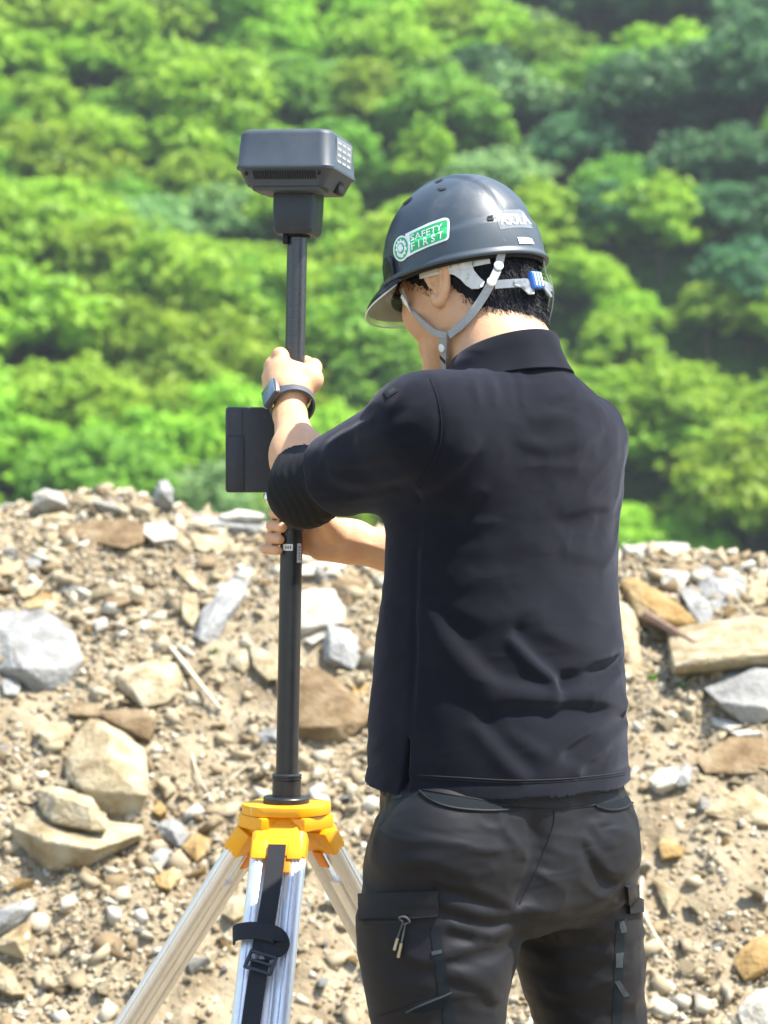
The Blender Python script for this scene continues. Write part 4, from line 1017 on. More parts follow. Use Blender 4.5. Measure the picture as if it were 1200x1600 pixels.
# left arm
body.cone(SH_L, EL_L, .042, .034, .03)
fa = unit(WR_L - EL_L)
body.cone(EL_L, EL_L + fa * .09, .036, .036, .03); body.cone(EL_L + fa * .08, WR_L, .0345, .0228, .03)
# left hand closed round the pole; the thumb comes round its right side
HYY = PY
def hp(px, py, y): return W(px, py, y)
body.cone(WR_L, W(455, 618, 3.208), .0228, .0225, .012)
body.cone(W(451, 612, 3.213), W(443, 582, 3.238), .0215, .020, .016)
body.cone(W(463, 610, 3.212), W(462, 588, 3.232), .0205, .018, .016)
body.cone(W(438, 606, 3.222), W(429, 598, 3.245), .0185, .0172, .016)
kn = [(439, 557, 3.258), (427, 573, 3.262), (423, 592, 3.264), (425, 611, 3.262)]
for q, (kx, ky, kY) in enumerate(kn):
    rr = (.0118, .0122, .0115, .0102)[q]
    body.cone(W(448, 608, 3.218), W(kx, ky, kY), .016, rr, .013)
    m = W(kx, ky, kY); p1 = W(kx + 6, ky + 6, 3.303); p2 = W(462, ky + 10, 3.312); p3 = W(482, ky + 12, 3.292)
    body.chain([m, p1, p2, p3], [rr, .0098, .0092, .0082], .004)
for kx, ky, kY in kn:
    body.ball(W(kx, ky, kY) + np.array([-.002, -.004, .003]), .0098, .006); body.fold([W(452, 612, 3.186), W((452 + kx) / 2, (612 + ky) / 2, 3.205), W(kx, ky, kY - .010)], .0038, .0014)
body.chain([W(468, 610, 3.214), W(488, 592, 3.222), W(489, 574, 3.252), W(477, 566, 3.288)], [.0165, .0140, .0115, .0095], .010)
body.cone(W(484, 598, 3.222), W(468, 582, 3.232), .012, .011, .014)
# right arm and hand: palm right of the pole, fingers appear left of it
body.cone(SH_R, EL_R, .042, .036, .03)
fr = unit(WR_R - EL_R)
body.cone(EL_R, EL_R + fr * .08, .037, .041, .03); body.cone(EL_R + fr * .08, WR_R, .041, .0262, .03)
body.cone(WR_R + np.array([.012, -.006, .008]), W(503, 827, 3.293), .0225, .019, .02)
body.cone(WR_R + np.array([.012, 0, -.006]), W(502, 858, 3.303), .0225, .0165, .02)
body.cone(WR_R, W(488, 842, 3.312), .024, .017, .02)
body.ell(W(516, 832, 3.278), (.024, .013, .0175), None, .012)          # ball of the thumb
body.ell(W(508, 861, 3.292), (.024, .012, .010), None, .012)
fy = [(801, .0090, 424, 441), (821, .0094, 421, 444), (840, .0090, 418, 440), (857.5, .0080, 411, 438)]
for q, (y, r_, xl, xt) in enumerate(fy):
    body.chain([W(492, y, 3.305), W(468, y - 1, 3.316), W(xl + 8, y - 2, 3.306), W(xl + 4, y, 3.276), W(xt - 3, y + 3, 3.2535)], [.0125, r_ + .0006, r_, r_ * .97, r_ * .86], .0012)
body.chain([W(520, 826, 3.275), W(500, 806, 3.252), W(480, 800, 3.243), W(462, 797, 3.242)], [.017, .0125, .0108, .009], .008)
# wrist creases and tendons
for k in range(4): body.fold([W(516 + k * 5, 812 + k * 2, 3.268), W(524 + k * 4.5, 830 + k * 2, 3.272), W(528 + k * 4, 844 + k, 3.28)], .0022, -.0011)
body.fold([W(536, 840, 3.272), W(566, 848, 3.27), W(600, 858, 3.27)], .006, .0025)
body.fold([W(504, 838, 3.27), W(513, 850, 3.272), W(530, 855, 3.277)], .0035, -.002)

lo = np.array([-.30, 2.72, .02]); hi = np.array([.48, 3.42, 1.86])
V, Fc = polygonize(body, lo, hi, .0027)
V = relax(V, Fc, 1, .5)
e_ = np.sort(np.concatenate([Fc[:, [0, 1]], Fc[:, [1, 2]], Fc[:, [2, 3]], Fc[:, [3, 0]]]), 1); ue, uc = np.unique(e_, axis=0, return_counts=True); be = ue[uc == 1]
seen_ = set(); extra = []
nb_map = {}
for a, b in be.tolist(): nb_map.setdefault(a, []).append(b); nb_map.setdefault(b, []).append(a)
for a in nb_map:                                             # close any pinholes left between blocks
    if a in seen_: continue
    loop = [a]; seen_.add(a); cur = a
    while True:
        nx = [q for q in nb_map[cur] if q not in seen_]
        if not nx: break
        cur = nx[0]; seen_.add(cur); loop.append(cur)
    if len(loop) >= 3: extra += [[loop[0], loop[i], loop[i + 1]] for i in range(1, len(loop) - 1)]
print('pinholes', len(extra))
base = np.array([(AN_L[0] + AN_R[0]) / 2, (AN_L[1] + AN_R[1]) / 2, 0.0])
person = put('person', mesh_np('person', V - base, [Fc, np.array(extra, int).reshape(-1, 3)] if extra else Fc, True), skin, None, base)
tag(person, 'person in black polo shirt and dark cargo trousers, back turned, gripping the survey pole', 'person')
print('body', len(Fc))
for sx in (-1, 1):
    mb = MB(); c = H(sx * .031, .079, .006); mb.lathe(c - hf * .0115, [(.001, 0), (.0075, .0025), (.011, .008), (.0115, .0115), (.011, .015), (.0085, .0195), (.0045, .0222), (.001, .0229)], hf, 18); e = mb.build('eye', eye_m, person)
    mb = MB(); mb.lathe(c + hf * .0096, [(.0052, 0), (.005, .0012), (.003, .0022), (.0008, .0026)], hf, 16); mb.build('iris', iris_m, e)

# hair: cropped cap plus strands
hair = SDF()
hair.ell(H(0, -.009, .030), (.0805, .0935, .090), HA, .02)
hair.ell(H(0, -.052, -.034), (.062, .048, .072), HA, .03)
hair.cone(H(0, -.030, -.045), H(0, -.030, -.045) + (NECK - H(0, -.030, -.045)) * .62, .0605, .0600, .02)
def hair_cut(P):
    q = hloc(P); x, y, z = np.abs(q[..., 0]), q[..., 1], q[..., 2]
    line = np.interp(y, [-.12, -.09, -.062, -.048, -.034, -.022, .004, .012, .020, .040, .056, .062], [-.112, -.108, -.094, -.070, -.034, .012, .030, -.018, -.044, -.040, .012, .055])
    return np.maximum(line + .006 * vnoise(q * 160) - z, (y - .062)) * .6
hair.cut(hair_cut)
hair.disp(lambda P: .0012 * vnoise(hloc(P) * np.array([190, 190, 60])) + .0006 * vnoise(hloc(P) * np.array([420, 420, 120])))
Vh, Fh = polygonize(hair, HC - .13, HC + .14, .0028)
qh = hloc(Vh[Fh].mean(1)); Fh = Fh[~(((qh[:, 2] < -.034) & (qh[:, 1] > -.046) & (qh[:, 1] < .008)) | ((qh[:, 2] < -.066) & ((qh[:, 1] > -.052) | (np.abs(qh[:, 0]) > .056))))]
lab_ = np.arange(len(Vh))
for _ in range(400):
    m_ = lab_[Fh].min(1); new = lab_.copy(); np.minimum.at(new, Fh.ravel(), np.repeat(m_, 4)); new = new[new]
    if (new == lab_).all(): break
    lab_ = new
ids, cn_ = np.unique(lab_[Fh[:, 0]], return_counts=True); Fh = Fh[lab_[Fh[:, 0]] == ids[cn_.argmax()]]
ho = wput('hair', Vh, Fh, hair_m, person, True)
r = np.random.default_rng(9); nb = 22000
fi = r.integers(len(Fh), size=nb); w4 = r.dirichlet([1, 1, 1, 1], nb); P = (Vh[Fh[fi]] * w4[..., None]).sum(1)
n_ = np.cross(Vh[Fh[fi, 1]] - Vh[Fh[fi, 0]], Vh[Fh[fi, 2]] - Vh[Fh[fi, 0]]); n_ /= np.linalg.norm(n_, axis=1)[:, None] + 1e-9
q = hloc(P); keep = (q[:, 2] < .075); P, n_, q = P[keep], n_[keep], q[keep]
dn = -hu * 1.0 - hf * .25 * np.sign(.02 - q[:, 1:2]) ; d = dn + n_ * .30 + r.normal(size=P.shape) * .20; d /= np.linalg.norm(d, axis=1)[:, None]
L = r.uniform(.007, .016, len(P)) * np.clip(1.05 + q[:, 2] * 3, .45, 1.1) * np.where((q[:, 1] > -.05) & (q[:, 2] > -.03), .45, 1.0); sd_ = np.cross(d, n_ + r.normal(size=P.shape) * .4); sd_ /= np.linalg.norm(sd_, axis=1)[:, None]
wd = r.uniform(.0003, .0006, (len(P), 1)); tip = P + d * L[:, None] + n_ * .0006; mid = P + d * L[:, None] * .5 + n_ * .0016
B = P - n_ * .001
S = np.stack([B - sd_ * wd, B + sd_ * wd, mid + sd_ * wd * .8, tip, mid - sd_ * wd * .8], 1).reshape(-1, 3)
i0 = np.arange(len(P))[:, None] * 5
put('hair_strands', mesh_np('hair_strands', S - off(ho), [i0 + np.array([[0, 1, 2, 4]]), i0 + np.array([[4, 2, 3]])]), hair_m, ho)['kind'] = 'stuff'
# eyebrows
for sx in (-1, 1):
    mb = MB(); mb.sweep(catmull([H(sx * .014, .093, .026), H(sx * .03, .092, .031), H(sx * .046, .078, .025)], 4), [.002, .003, .0035, .0035, .0035, .003, .0028, .002, .001], 8); mb.build('eyebrow', hair_m, person)

# ---------------- shirt
shirt = SDF()
ST = [(1262, 781, .1935, .142), (1180, 780, .192, .141), (1100, 780, .188, .138), (1000, 782, .181, .134), (900, 784, .174, .125), (800, 789, .174, .122), (720, 796, .180, .120), (660, 802, .168, .108), (614, 804, .128, .083), (584, 805, .080, .064), (566, 803, .052, .050)]
shirt.loft([zpy(s_[0]) for s_ in ST], [xpx(s_[1]) for s_ in ST], [TY - .0 + .0 * k for k, s_ in enumerate(ST)], [s_[2] for s_ in ST], [s_[3] for s_ in ST], RX[:2], .03, 2.25)
CUFF = W(512, 752, 2.985); cl = unit(CUFF - SH_L)
shirt.cone(SH_L + np.array([.006, 0, -.002]), CUFF + cl * .03, .0715, .0535, .045)
shirt.cone(NECK + np.array([0, -.01, -.062]), SH_L + np.array([0, 0, .010]), .049, .054, .05)
shirt.cone(NECK + np.array([0, -.01, -.062]), SH_R + np.array([0, 0, .0]), .046, .052, .05)
CUFR = SH_R + (EL_R - SH_R) * .80
shirt.cone(SH_R + RX * .004, CUFR, .064, .058, .04)
shirt.ell(W(850, 690, 2.905), (.075, .045, .085), [RX, FW, z_], .05)       # right shoulder blade
shirt.ell(W(735, 700, 2.835), (.06, .04, .08), [RX, FW, z_], .05)
# openings: cuffs, hem, neck
cl = unit(CUFF - SH_L); shirt.cone(CUFF - cl * .030, CUFF + cl * .10, .0505, .0530, .003, 's')
cut_c = CUFF - cl * .020
shirt.cut(lambda P: np.where(np.linalg.norm(P - CUFF, axis=-1) < .11, (P - cut_c) @ cl, -1.0))
cr = unit(EL_R - SH_R); cut_r = CUFR + cr * .02
shirt.cut(lambda P: np.where(np.linalg.norm(P - CUFR, axis=-1) < .10, (P - cut_r) @ cr, -1.0))
HEM = lambda P: (zpy(1236, 2.86) + .045 * (P[..., 1] - 2.86) - .03 * (P[..., 0] - .16)) - P[..., 2]
shirt.cut(lambda P: HEM(P))
NK = NECK + np.array([0, 0, .004])
shirt.cone(NK + [0, 0, -.02], NK + [0, 0, .10], .064, .066, .006, 's')
base_shirt = SDF(); base_shirt.ops = list(shirt.ops)
def on_shirt(pts, s=base_shirt):
    out = [ray_sdf(s, *p) for p in pts]; return [p for p in out if p is not None]
def sf(pts, w, a, dy=None, dx=0):
    """A fold: crest along pts with a hollow just below it."""
    P = on_shirt(pts)
    if len(P) < 2: return
    a = a * (1.15 if pts[0][1] > 985 else 1.0); w = w * .9
    shirt.fold(P, w, a)
    if dy:
        Q = on_shirt([(x + dx, y + dy) for x, y in pts])
        if len(Q) > 1: shirt.fold(Q, w * 1.7, -a * .6)
# lower back: cloth gathers over the waist
sf([(668, 955), (705, 1010), (752, 1062), (800, 1084), (862, 1092)], .013, .0085, -22, 14)
sf([(798, 1002), (835, 1040), (864, 1064), (868, 1088)], .010, .0085, -16, 12)
sf([(862, 1090), (905, 1088), (945, 1092), (976, 1100)], .012, .0085, 24)
sf([(770, 1092), (815, 1088), (862, 1092)], .010, .007, 22)
sf([(878, 1046), (925, 1030), (968, 1010)], .013, .006, 24)
sf([(968, 1052), (946, 1072), (925, 1088)], .010, .006, -18)
sf([(870, 1172), (915, 1140), (974, 1104)], .011, .0055, 20, 8)
sf([(900, 1200), (940, 1168), (978, 1132)], .010, .004, 16, 8)
sf([(742, 1140), (785, 1190), (815, 1216)], .012, .005, -14, 18)
sf([(800, 1150), (850, 1180), (905, 1208)], .014, .0035, -16, 8)
sf([(690, 940), (735, 962), (790, 968), (835, 954)], .018, .0034, 26)
sf([(676, 1000), (720, 1050), (760, 1096), (790, 1118)], .016, .003, 20, -16)
sf([(665, 880), (710, 905), (760, 912), (810, 902)], .02, .0022, 24)
sf([(850, 985), (900, 1010), (950, 1022)], .016, .004, 20)
# armpit and side
sf([(655, 762), (690, 745), (725, 715), (742, 690)], .009, .0045, 22, 8)
sf([(660, 790), (705, 785), (750, 765)], .012, .0026, 22)
sf([(660, 822), (710, 828), (770, 815)], .014, .002, 24)
sf([(690, 852), (745, 862), (810, 850)], .018, .0018, 24)
# upper back
sf([(835, 655), (870, 648), (915, 628), (938, 640)], .015, .0042, 26)
sf([(815, 690), (855, 700), (905, 690), (940, 672)], .012, .0042, 18)
sf([(830, 725), (880, 728), (930, 712)], .016, .0022, 22)
sf([(880, 800), (925, 790), (962, 770)], .014, .004, 20)
sf([(885, 860), (930, 870), (960, 872)], .015, .0035, 20)
for x0, x1 in ((756, 772), (783, 796), (806, 816), (732, 745)): sf([(x0, 577), ((x0 + x1) / 2 + 2, 598), (x1, 630)], .007, .004)
sf([(905, 600), (890, 616), (862, 622)], .009, .004, 16)
# sleeve
sf([(508, 712), (545, 722), (585, 716), (628, 698)], .009, .005, 15)
sf([(515, 694), (545, 676), (580, 658)], .008, .004, -12)
sf([(520, 742), (560, 752), (610, 745), (650, 728)], .012, .004, 18)
sf([(560, 690), (600, 680), (640, 660)], .010, .0035, 14)
sf([(640, 600), (628, 622), (612, 640)], .008, .0035, 10, 10)
sf([(545, 780), (580, 776), (615, 766)], .008, .003)
# seams
for pts in ([(672, 590), (683, 625), (688, 668), (682, 705), (665, 738), (650, 762)],):
    P = on_shirt(pts); shirt.fold(P, .0045, -.0028); P = on_shirt([(x + 6, y) for x, y in pts]); shirt.fold(P, .004, .0012)
P = on_shirt([(655, 775), (652, 860), (650, 960), (648, 1060), (645, 1150)]); shirt.fold(P, .0045, -.003)
P = on_shirt([(662, 775), (659, 860), (657, 960), (655, 1060), (652, 1150)]); shirt.fold(P, .004, .0012)
shirt.disp(lambda P: .0016 * np.exp(-((HEM(P) + .021) / .0028) ** 2) - .0012 * np.clip(1 + HEM(P) / .019, 0, 1) * (HEM(P) > -.019))
def crumple(P, A_, sc, amp):
    q = (P @ A_.T) * sc; q = q + .7 * np.stack([vnoise(P * 9), vnoise(P * 9 + 5), vnoise(P * 9 + 11)], -1); n = 1 - np.abs(vnoise(q))
    return -amp * n ** 3 * np.clip(.5 + vnoise(P * 7 + 2), 0, 1)
DG = np.stack([unit([.75, .3, .6]), unit([-.6, 0, .75]), unit([0, 1, 0])])
shirt.disp(lambda P: .0012 * vnoise(P * 22) + crumple(P, DG, np.array([9, 26, 10]), .0028) + crumple(P + 3, DG, np.array([22, 60, 20]), .0011))
# vent slit at the left hem
sl0 = ray_sdf(base_shirt, 638, 1160); sl1 = ray_sdf(base_shirt, 634, 1215)
ns = unit(sl0 - np.array([xpx(781), TY, sl0[2]]))
for t in np.linspace(0, 1, 8):
    c = sl0 + (sl1 + [0, 0, -.03] - sl0) * t; shirt.ell(c, (.0015 + .006 * t, .018, .010), [unit(np.cross(ns, z_)), ns, z_], .001, 's')
V, Fc = polygonize(shirt, (-.16, 2.70, .98), (.44, 3.40, 1.68), .0032)
V = relax(V, Fc, 1, .5)
sh_o = wput('polo_shirt', V, Fc, shirt_m, person, True); print('shirt', len(Fc))
SHB = BVHTree.FromPolygons(V.tolist(), Fc.tolist())

def cam_hit(bvh, px, py):
    d = Vector(unit([(px - 600) / F, 1, -(py - 800) / F])); return bvh.ray_cast(Vector((0, 0, CZ)), d)
def surf_patch(bvh, grid, th, close=True):
    """Thin conforming piece of cloth: grid is a (rows, cols) list of photograph pixels laid on the surface below."""
    R_, C_ = len(grid), len(grid[0]); T_, B_ = [], []; last = None
    for row in grid:
        for px, py in row:
            l, n, i, dd = cam_hit(bvh, px, py)
            if l is None: l, n = last if last else (Vector(W(px, py, 2.9)), Vector((0, -1, 0)))
            last = (l, n); T_.append(np.array(l) + np.array(n) * th); B_.append(np.array(l) - np.array(n) * .001)
    V = np.array(T_ + B_); k = R_ * C_; Fc = []
    for i in range(R_ - 1):
        for j in range(C_ - 1):
            a = [i * C_ + j, i * C_ + j + 1, (i + 1) * C_ + j + 1, (i + 1) * C_ + j]; Fc.append(a)
    for j in range(C_ - 1):
        Fc.append([j + 1, j, k + j, k + j + 1]); q = (R_ - 1) * C_; Fc.append([q + j, q + j + 1, k + q + j + 1, k + q + j])
    for i in range(R_ - 1):
        Fc.append([i * C_, (i + 1) * C_, k + (i + 1) * C_, k + i * C_]); q = C_ - 1; Fc.append([(i + 1) * C_ + q, i * C_ + q, k + i * C_ + q, k + (i + 1) * C_ + q])
    return V, Fc
def quad_grid(c, nr, nc):
    """c: four corners, top left, top right, bottom right, bottom left."""
    c = np.array(c, float); return [[tuple((c[0] * (1 - u) + c[1] * u) * (1 - v) + (c[3] * (1 - u) + c[2] * u) * v) for u in np.linspace(0, 1, nc)] for v in np.linspace(0, 1, nr)]
def patch(name, bvh, corners, mat, parent, th=.002, nr=8, nc=10):
    mb = MB(); mb.add(*surf_patch(bvh, quad_grid(corners, nr, nc), th)); return mb.build(name, mat, parent, ang=60)
def seam(name, bvh, pts, r, mat, parent, lift=.0006):
    P = []
    for px, py in catmull(np.array(pts, float), 6):
        l, n, i, d = cam_hit(bvh, px, py)
        if l is not None: P.append(np.array(l) + np.array(n) * lift)
    mb = MB(); mb.sweep(P, r, 6); return mb.build(name, mat, parent)
# stitched seams
seam('hem_stitch', SHB, [(652, 1211), (720, 1215), (800, 1219), (880, 1217), (950, 1210), (976, 1206)], .0007, voidp, sh_o, .0001)
seam('hem_stitch', SHB, [(652, 1215), (720, 1219), (800, 1223), (880, 1221), (950, 1214), (976, 1210)], .0006, shirt_m, sh_o, .0004)
seam('sleeve_seam', SHB, [(673, 592), (685, 628), (690, 668), (684, 706), (667, 739), (652, 763)], .0009, shirt_m, sh_o, .0004)
# sleeve tag
tg = patch('sleeve_label', SHB, [(600, 612), (617, 602), (622, 612), (606, 622)], voidp, sh_o, .0012, 4, 5)
patch('label_print', SHB, [(606, 612), (615, 606.5), (618, 611), (609, 617)], stitch_m, tg, .0016, 3, 4)

# collar: stand and turned-down leaf round the neck
def ring_pt(th, rx_, ry_, z): rx_ += .003; ry_ += .003; return NK - RX * .002 + FW * .012 + RX * rx_ * math.cos(th) + FW * ry_ * math.sin(th) + np.array([0, 0, z])
n = 72; V = []; zt = lambda t: .026 - .024 * math.sin(t); 
for k in range(n + 1):
    t = math.radians(95 + 350 * k / n); s_ = math.sin(t); wob = .0012 * math.sin(9 * t)
    z0 = zt(t)
    prof_ = [(.0635, .0635, z0 - .045), (.0625, .0625, z0 - .010), (.0640, .0640, z0), (.0665, .0665, z0 + .0035), (.0700, .0700, z0 + .001), (.0760 + wob, .0745 + wob, z0 - .016), (.0850 + wob, .0840 + wob, z0 - .036), (.0925 + wob, .0920 + wob, z0 - .048), (.0895 + wob, .0890 + wob, z0 - .0495), (.0805, .0780, z0 - .034), (.0720, .0715, z0 - .016), (.0660, .0655, z0 - .020), (.0655, .0655, z0 - .045)]
    V += [ring_pt(t, *p_) for p_ in prof_]
m = len(prof_); V = np.array(V)
Fc = [[i * m + j, i * m + (j + 1) % m, (i + 1) * m + (j + 1) % m, (i + 1) * m + j] for i in range(n) for j in range(m)] + [list(range(m))[::-1], [n * m + j for j in range(m)]]
mb = MB(); mb.add(V, Fc); mb.build('collar', shirt_m, sh_o, ang=60)

# stretch sleeve over the left elbow
us = SDF(); ua = unit(EL_L - CUFF)
us.cone(CUFF - cl * .06, EL_L, .0460, .0462, .03); us.cone(EL_L, EL_L + fa * .052, .0470, .0405, .03)
us.disp(lambda P: -.0016 * np.sin(((P - CUFF) @ unit(np.array([-.85, .3, -.35]))) * 480 + 7 * vnoise(P * 22)) * np.clip(1 - np.linalg.norm(P - (CUFF + cl * .03), axis=-1) / .085, 0, 1))
us.fold([EL_L + np.array([-.03, -.04, .02]), EL_L + np.array([-.005, -.05, .0]), EL_L + np.array([.02, -.045, -.03])], .006, .0025)
us.fold([EL_L + np.array([.01, -.045, .035]), EL_L + np.array([.018, -.052, .0]), EL_L + np.array([.03, -.04, -.035])], .006, .003)
ce = EL_L + fa * .058; us.cut(lambda P: (P - ce) @ fa)
us.cone(EL_L + fa * .05, WR_L, .0385, .03, .003, 's')
V, Fc = polygonize(us, CUFF - .14, CUFF + .15, .0028); V = relax(V, Fc, 1); wput('stretch_sleeve', V, Fc, under_m, person, True)

# ---------------- trousers
tr = SDF()
TS = [(1200, 784, .175, .126), (1250, 786, .177, .129), (1300, 786, .180, .134), (1350, 786, .181, .136), (1405, 785, .177, .130), (1440, 784, .162, .106)]
tr.loft([zpy(s_[0]) for s_ in TS], [xpx(s_[1]) for s_ in TS], [TY] * 6, [s_[2] for s_ in TS], [s_[3] for s_ in TS], RX[:2], .03, 2.3)
tr.ell(W(705, 1325, 2.835), (.098, .085, .10), [RX, FW, z_], .03); tr.ell(W(895, 1325, 2.965), (.088, .085, .095), [RX, FW, z_], .03)
def leg(pts, rads, k=.03): tr.chain(pts, rads, k)
leg([W(684, 1370, 2.86), W(679, 1450, 2.85), W(682, 1520, 2.84), W(686, 1610, 2.835), KN_L, KN_L + (AN_L - KN_L) * .5, AN_L + [0, 0, -.02]], [.096, .0935, .0885, .0765, .077, .080, .080], .03)
leg([W(888, 1370, 3.03), W(898, 1450, 3.04), W(910, 1520, 3.045), W(924, 1610, 3.05), KN_R, KN_R + (AN_R - KN_R) * .5, AN_R + [0, 0, -.02]], [.088, .0850, .0780, .0670, .073, .078, .078], .03)
tr.cut(lambda P: P[..., 2] - (zpy(1205)))
bt = SDF(); bt.ops = list(tr.ops)
def tf(pts, w, a, dy=None, dx=0):
    P = [q for q in (ray_sdf(bt, *p) for p in pts) if q is not None]
    if len(P) < 2: return
    a = a * 1.15; w = w * .8
    tr.fold(P, w, a)
    if dy:
        Q = [q for q in (ray_sdf(bt, x + dx, y + dy) for x, y in pts) if q is not None]
        if len(Q) > 1: tr.fold(Q, w * 1.5, -a * .8)
tf([(834, 1290), (842, 1330), (828, 1380), (806, 1420)], .016, -.012)
tf([(775, 1262), (790, 1300), (820, 1335)], .007, .003)
tf([(682, 1374), (735, 1388), (780, 1406), (804, 1420)], .010, .006, 14)
tf([(698, 1412), (750, 1428), (803, 1428)], .010, .007, 16)
tf([(705, 1444), (765, 1460), (804, 1446)], .010, .006, 16)
tf([(694, 1490), (745, 1480), (795, 1464)], .011, .005, 16)
tf([(640, 1345), (690, 1352), (735, 1370)], .014, .004, 18)
tf([(700, 1520), (740, 1530), (775, 1560)], .014, .0045, 18)
tf([(610, 1480), (650, 1500), (690, 1500)], .012, .0035, 16)
tf([(812, 1424), (860, 1432), (910, 1428), (985, 1392)], .010, .007, 16)
tf([(850, 1414), (920, 1408), (960, 1386), (992, 1345)], .011, .0065, 18, 6)
tf([(912, 1310), (930, 1340), (958, 1364), (992, 1338)], .010, .006, 18)
tf([(925, 1290), (935, 1310), (955, 1320)], .008, .004)
tf([(830, 1455), (880, 1468), (930, 1458)], .012, .005, 18)
tf([(845, 1500), (890, 1500), (940, 1488)], .013, .004, 18)
tf([(860, 1545), (905, 1550), (950, 1535)], .013, .004, 18)
tf([(940, 1470), (962, 1500), (958, 1530)], .009, .004, 0)
tf([(590, 1250), (600, 1290), (585, 1330)], .010, .004, 0)
DT = np.stack([unit([1, .3, -.25]), unit([.25, 0, 1]), unit([0, 1, 0])])
tr.disp(lambda P: .0018 * vnoise(P * 16) + crumple(P, DT, np.array([10, 30, 10]), .0065) + crumple(P + 7, DT, np.array([24, 66, 22]), .0018))
V, Fc = polygonize(tr, (-.16, 2.66, .05), (.46, 3.28, 1.10), .0036); V = relax(V, Fc, 1)
tro = wput('trousers', V, Fc, trouser_m, person, True); print('trousers', len(Fc))
TB = BVHTree.FromPolygons(V.tolist(), Fc.tolist())
# pocket mouths, yoke, flaps, tape, zip pull
def lens(name, topc, botc, mat, th, parent=None):
    """Pocket mouth between an upper and a lower pixel curve."""
    a = catmull(np.array(topc, float), 5); b = catmull(np.array(botc, float), 5); k = min(len(a), len(b))
    a = np.array([a[int(i)] for i in np.linspace(0, len(a) - 1, k)]); b = np.array([b[int(i)] for i in np.linspace(0, len(b) - 1, k)])
    g_ = [[tuple(a[j] * (1 - v) + b[j] * v) for j in range(k)] for v in np.linspace(0, 1, 4)]
    mb = MB(); mb.add(*surf_patch(TB, g_, th)); return mb.build(name, mat, parent or tro, ang=60)
pk = lens('pocket_mouth', [(660, 1238), (735, 1248), (812, 1262)], [(664, 1242), (705, 1263), (760, 1266), (812, 1263)], trim_m, .0008)
seam('pocket_edge', TB, [(656, 1236), (672, 1250), (705, 1262), (760, 1267), (814, 1264)], .0017, trouser_m, pk, .0015)
pk = lens('pocket_mouth', [(932, 1258), (965, 1250), (988, 1240)], [(932, 1260), (950, 1266), (972, 1264), (989, 1252)], trim_m, .0008)
seam('pocket_edge', TB, [(930, 1260), (950, 1266), (972, 1264), (990, 1253)], .0017, trouser_m, pk, .0015)
seam('yoke_seam', TB, [(660, 1234), (735, 1247), (815, 1262), (870, 1264), (930, 1258)], .0012, trouser_m, tro, .0004)
seam('seat_seam', TB, [(866, 1266), (864, 1290), (850, 1330), (832, 1372), (812, 1412)], .0012, trouser_m, tro, .0004)
pf = patch('cargo_flap', TB, [(566, 1397), (684, 1391), (684, 1432), (566, 1438)], trouser_m, tro, .0062, 8, 16)
seam('flap_edge', TB, [(569, 1437), (600, 1436), (650, 1434), (682, 1431)], .0013, trim_m, pf, .0058)
patch('pocket_gap', TB, [(569, 1438), (640, 1436), (640, 1441), (570, 1446)], voidp, tro, .0012, 3, 10)
patch('leg_tape', TB, [(672, 1450), (686, 1446), (712, 1600), (692, 1600)], trim_m, tro, .0012, 18, 4)
patch('tape_keeper', TB, [(674, 1487), (690, 1484), (691, 1489), (675, 1493)], stitch_m, tro, .0018, 3, 5)
patch('knee_panel', TB, [(586, 1591), (688, 1556), (690, 1606), (592, 1606)], trouser_m, tro, .0030, 6, 12)
patch('zip_opening', TB, [(638, 1580), (692, 1556), (696, 1572), (660, 1582)], trim_m, tro, .0036, 4, 8)
seam('zip_teeth', TB, [(636, 1581), (662, 1569), (688, 1558), (704, 1551)], .0012, stitch_m, tro, .0036)
rf = patch('cargo_flap', TB, [(976, 1384), (1004, 1380), (1006, 1424), (980, 1428)], trouser_m, tro, .0055, 8, 6)
for c in ([(966, 1440), (974, 1438), (980, 1456), (970, 1458)], [(962, 1490), (974, 1488), (972, 1512), (962, 1512)], [(960, 1534), (968, 1532), (984, 1556), (974, 1558)], [(612, 1238), (630, 1234), (628, 1246), (612, 1250)]):
    patch('worn_tape', TB, c, stitch_m, tro, .0010, 6, 4)
patch('leg_tape', TB, [(962, 1440), (976, 1436), (972, 1600), (956, 1600)], trim_m, tro, .0006, 18, 4)
zp = empty('zip_pull', (0, 0, 0)); zp.parent = tro; zp.location = tuple(W(634, 1440, 2.75) - off(tro))
cord = pmat('black_white_cord', [(0.012, 0.012, 0.012), (0.10, 0.10, 0.095)], scale=700, rough=0.8, detail=1)
brass = pmat('brass_tip', [(0.25, 0.21, 0.14), (0.36, 0.31, 0.22)], scale=100, rough=0.35, metal=0.9)
def tp(px, py, o=.006):
    l, n_, i, d = cam_hit(TB, px, py); return np.array(l) + np.array(n_) * o
for e0, e1, e2 in (((632, 1441), (627, 1456), (620, 1484)), ((636, 1443), (632, 1462), (626, 1494))):
    a, b, c = tp(*e0), tp(*e1), tp(*e2); m = b + (c - b) * .35
    mb = MB(); mb.sweep(catmull([a, b, m], 4), .0011, 7); mb.build('cord', cord, zp)
    mb = MB(); mb.sweep([m, c], .0021, 8); mb.build('cord_tip', brass, zp)
mb = MB(); mb.sweep(catmull([tp(632, 1440), tp(628, 1434, .009), tp(637, 1432, .009), tp(642, 1440), tp(633, 1444)], 5), .0013, 7); mb.build('cord_knot', cord, zp)
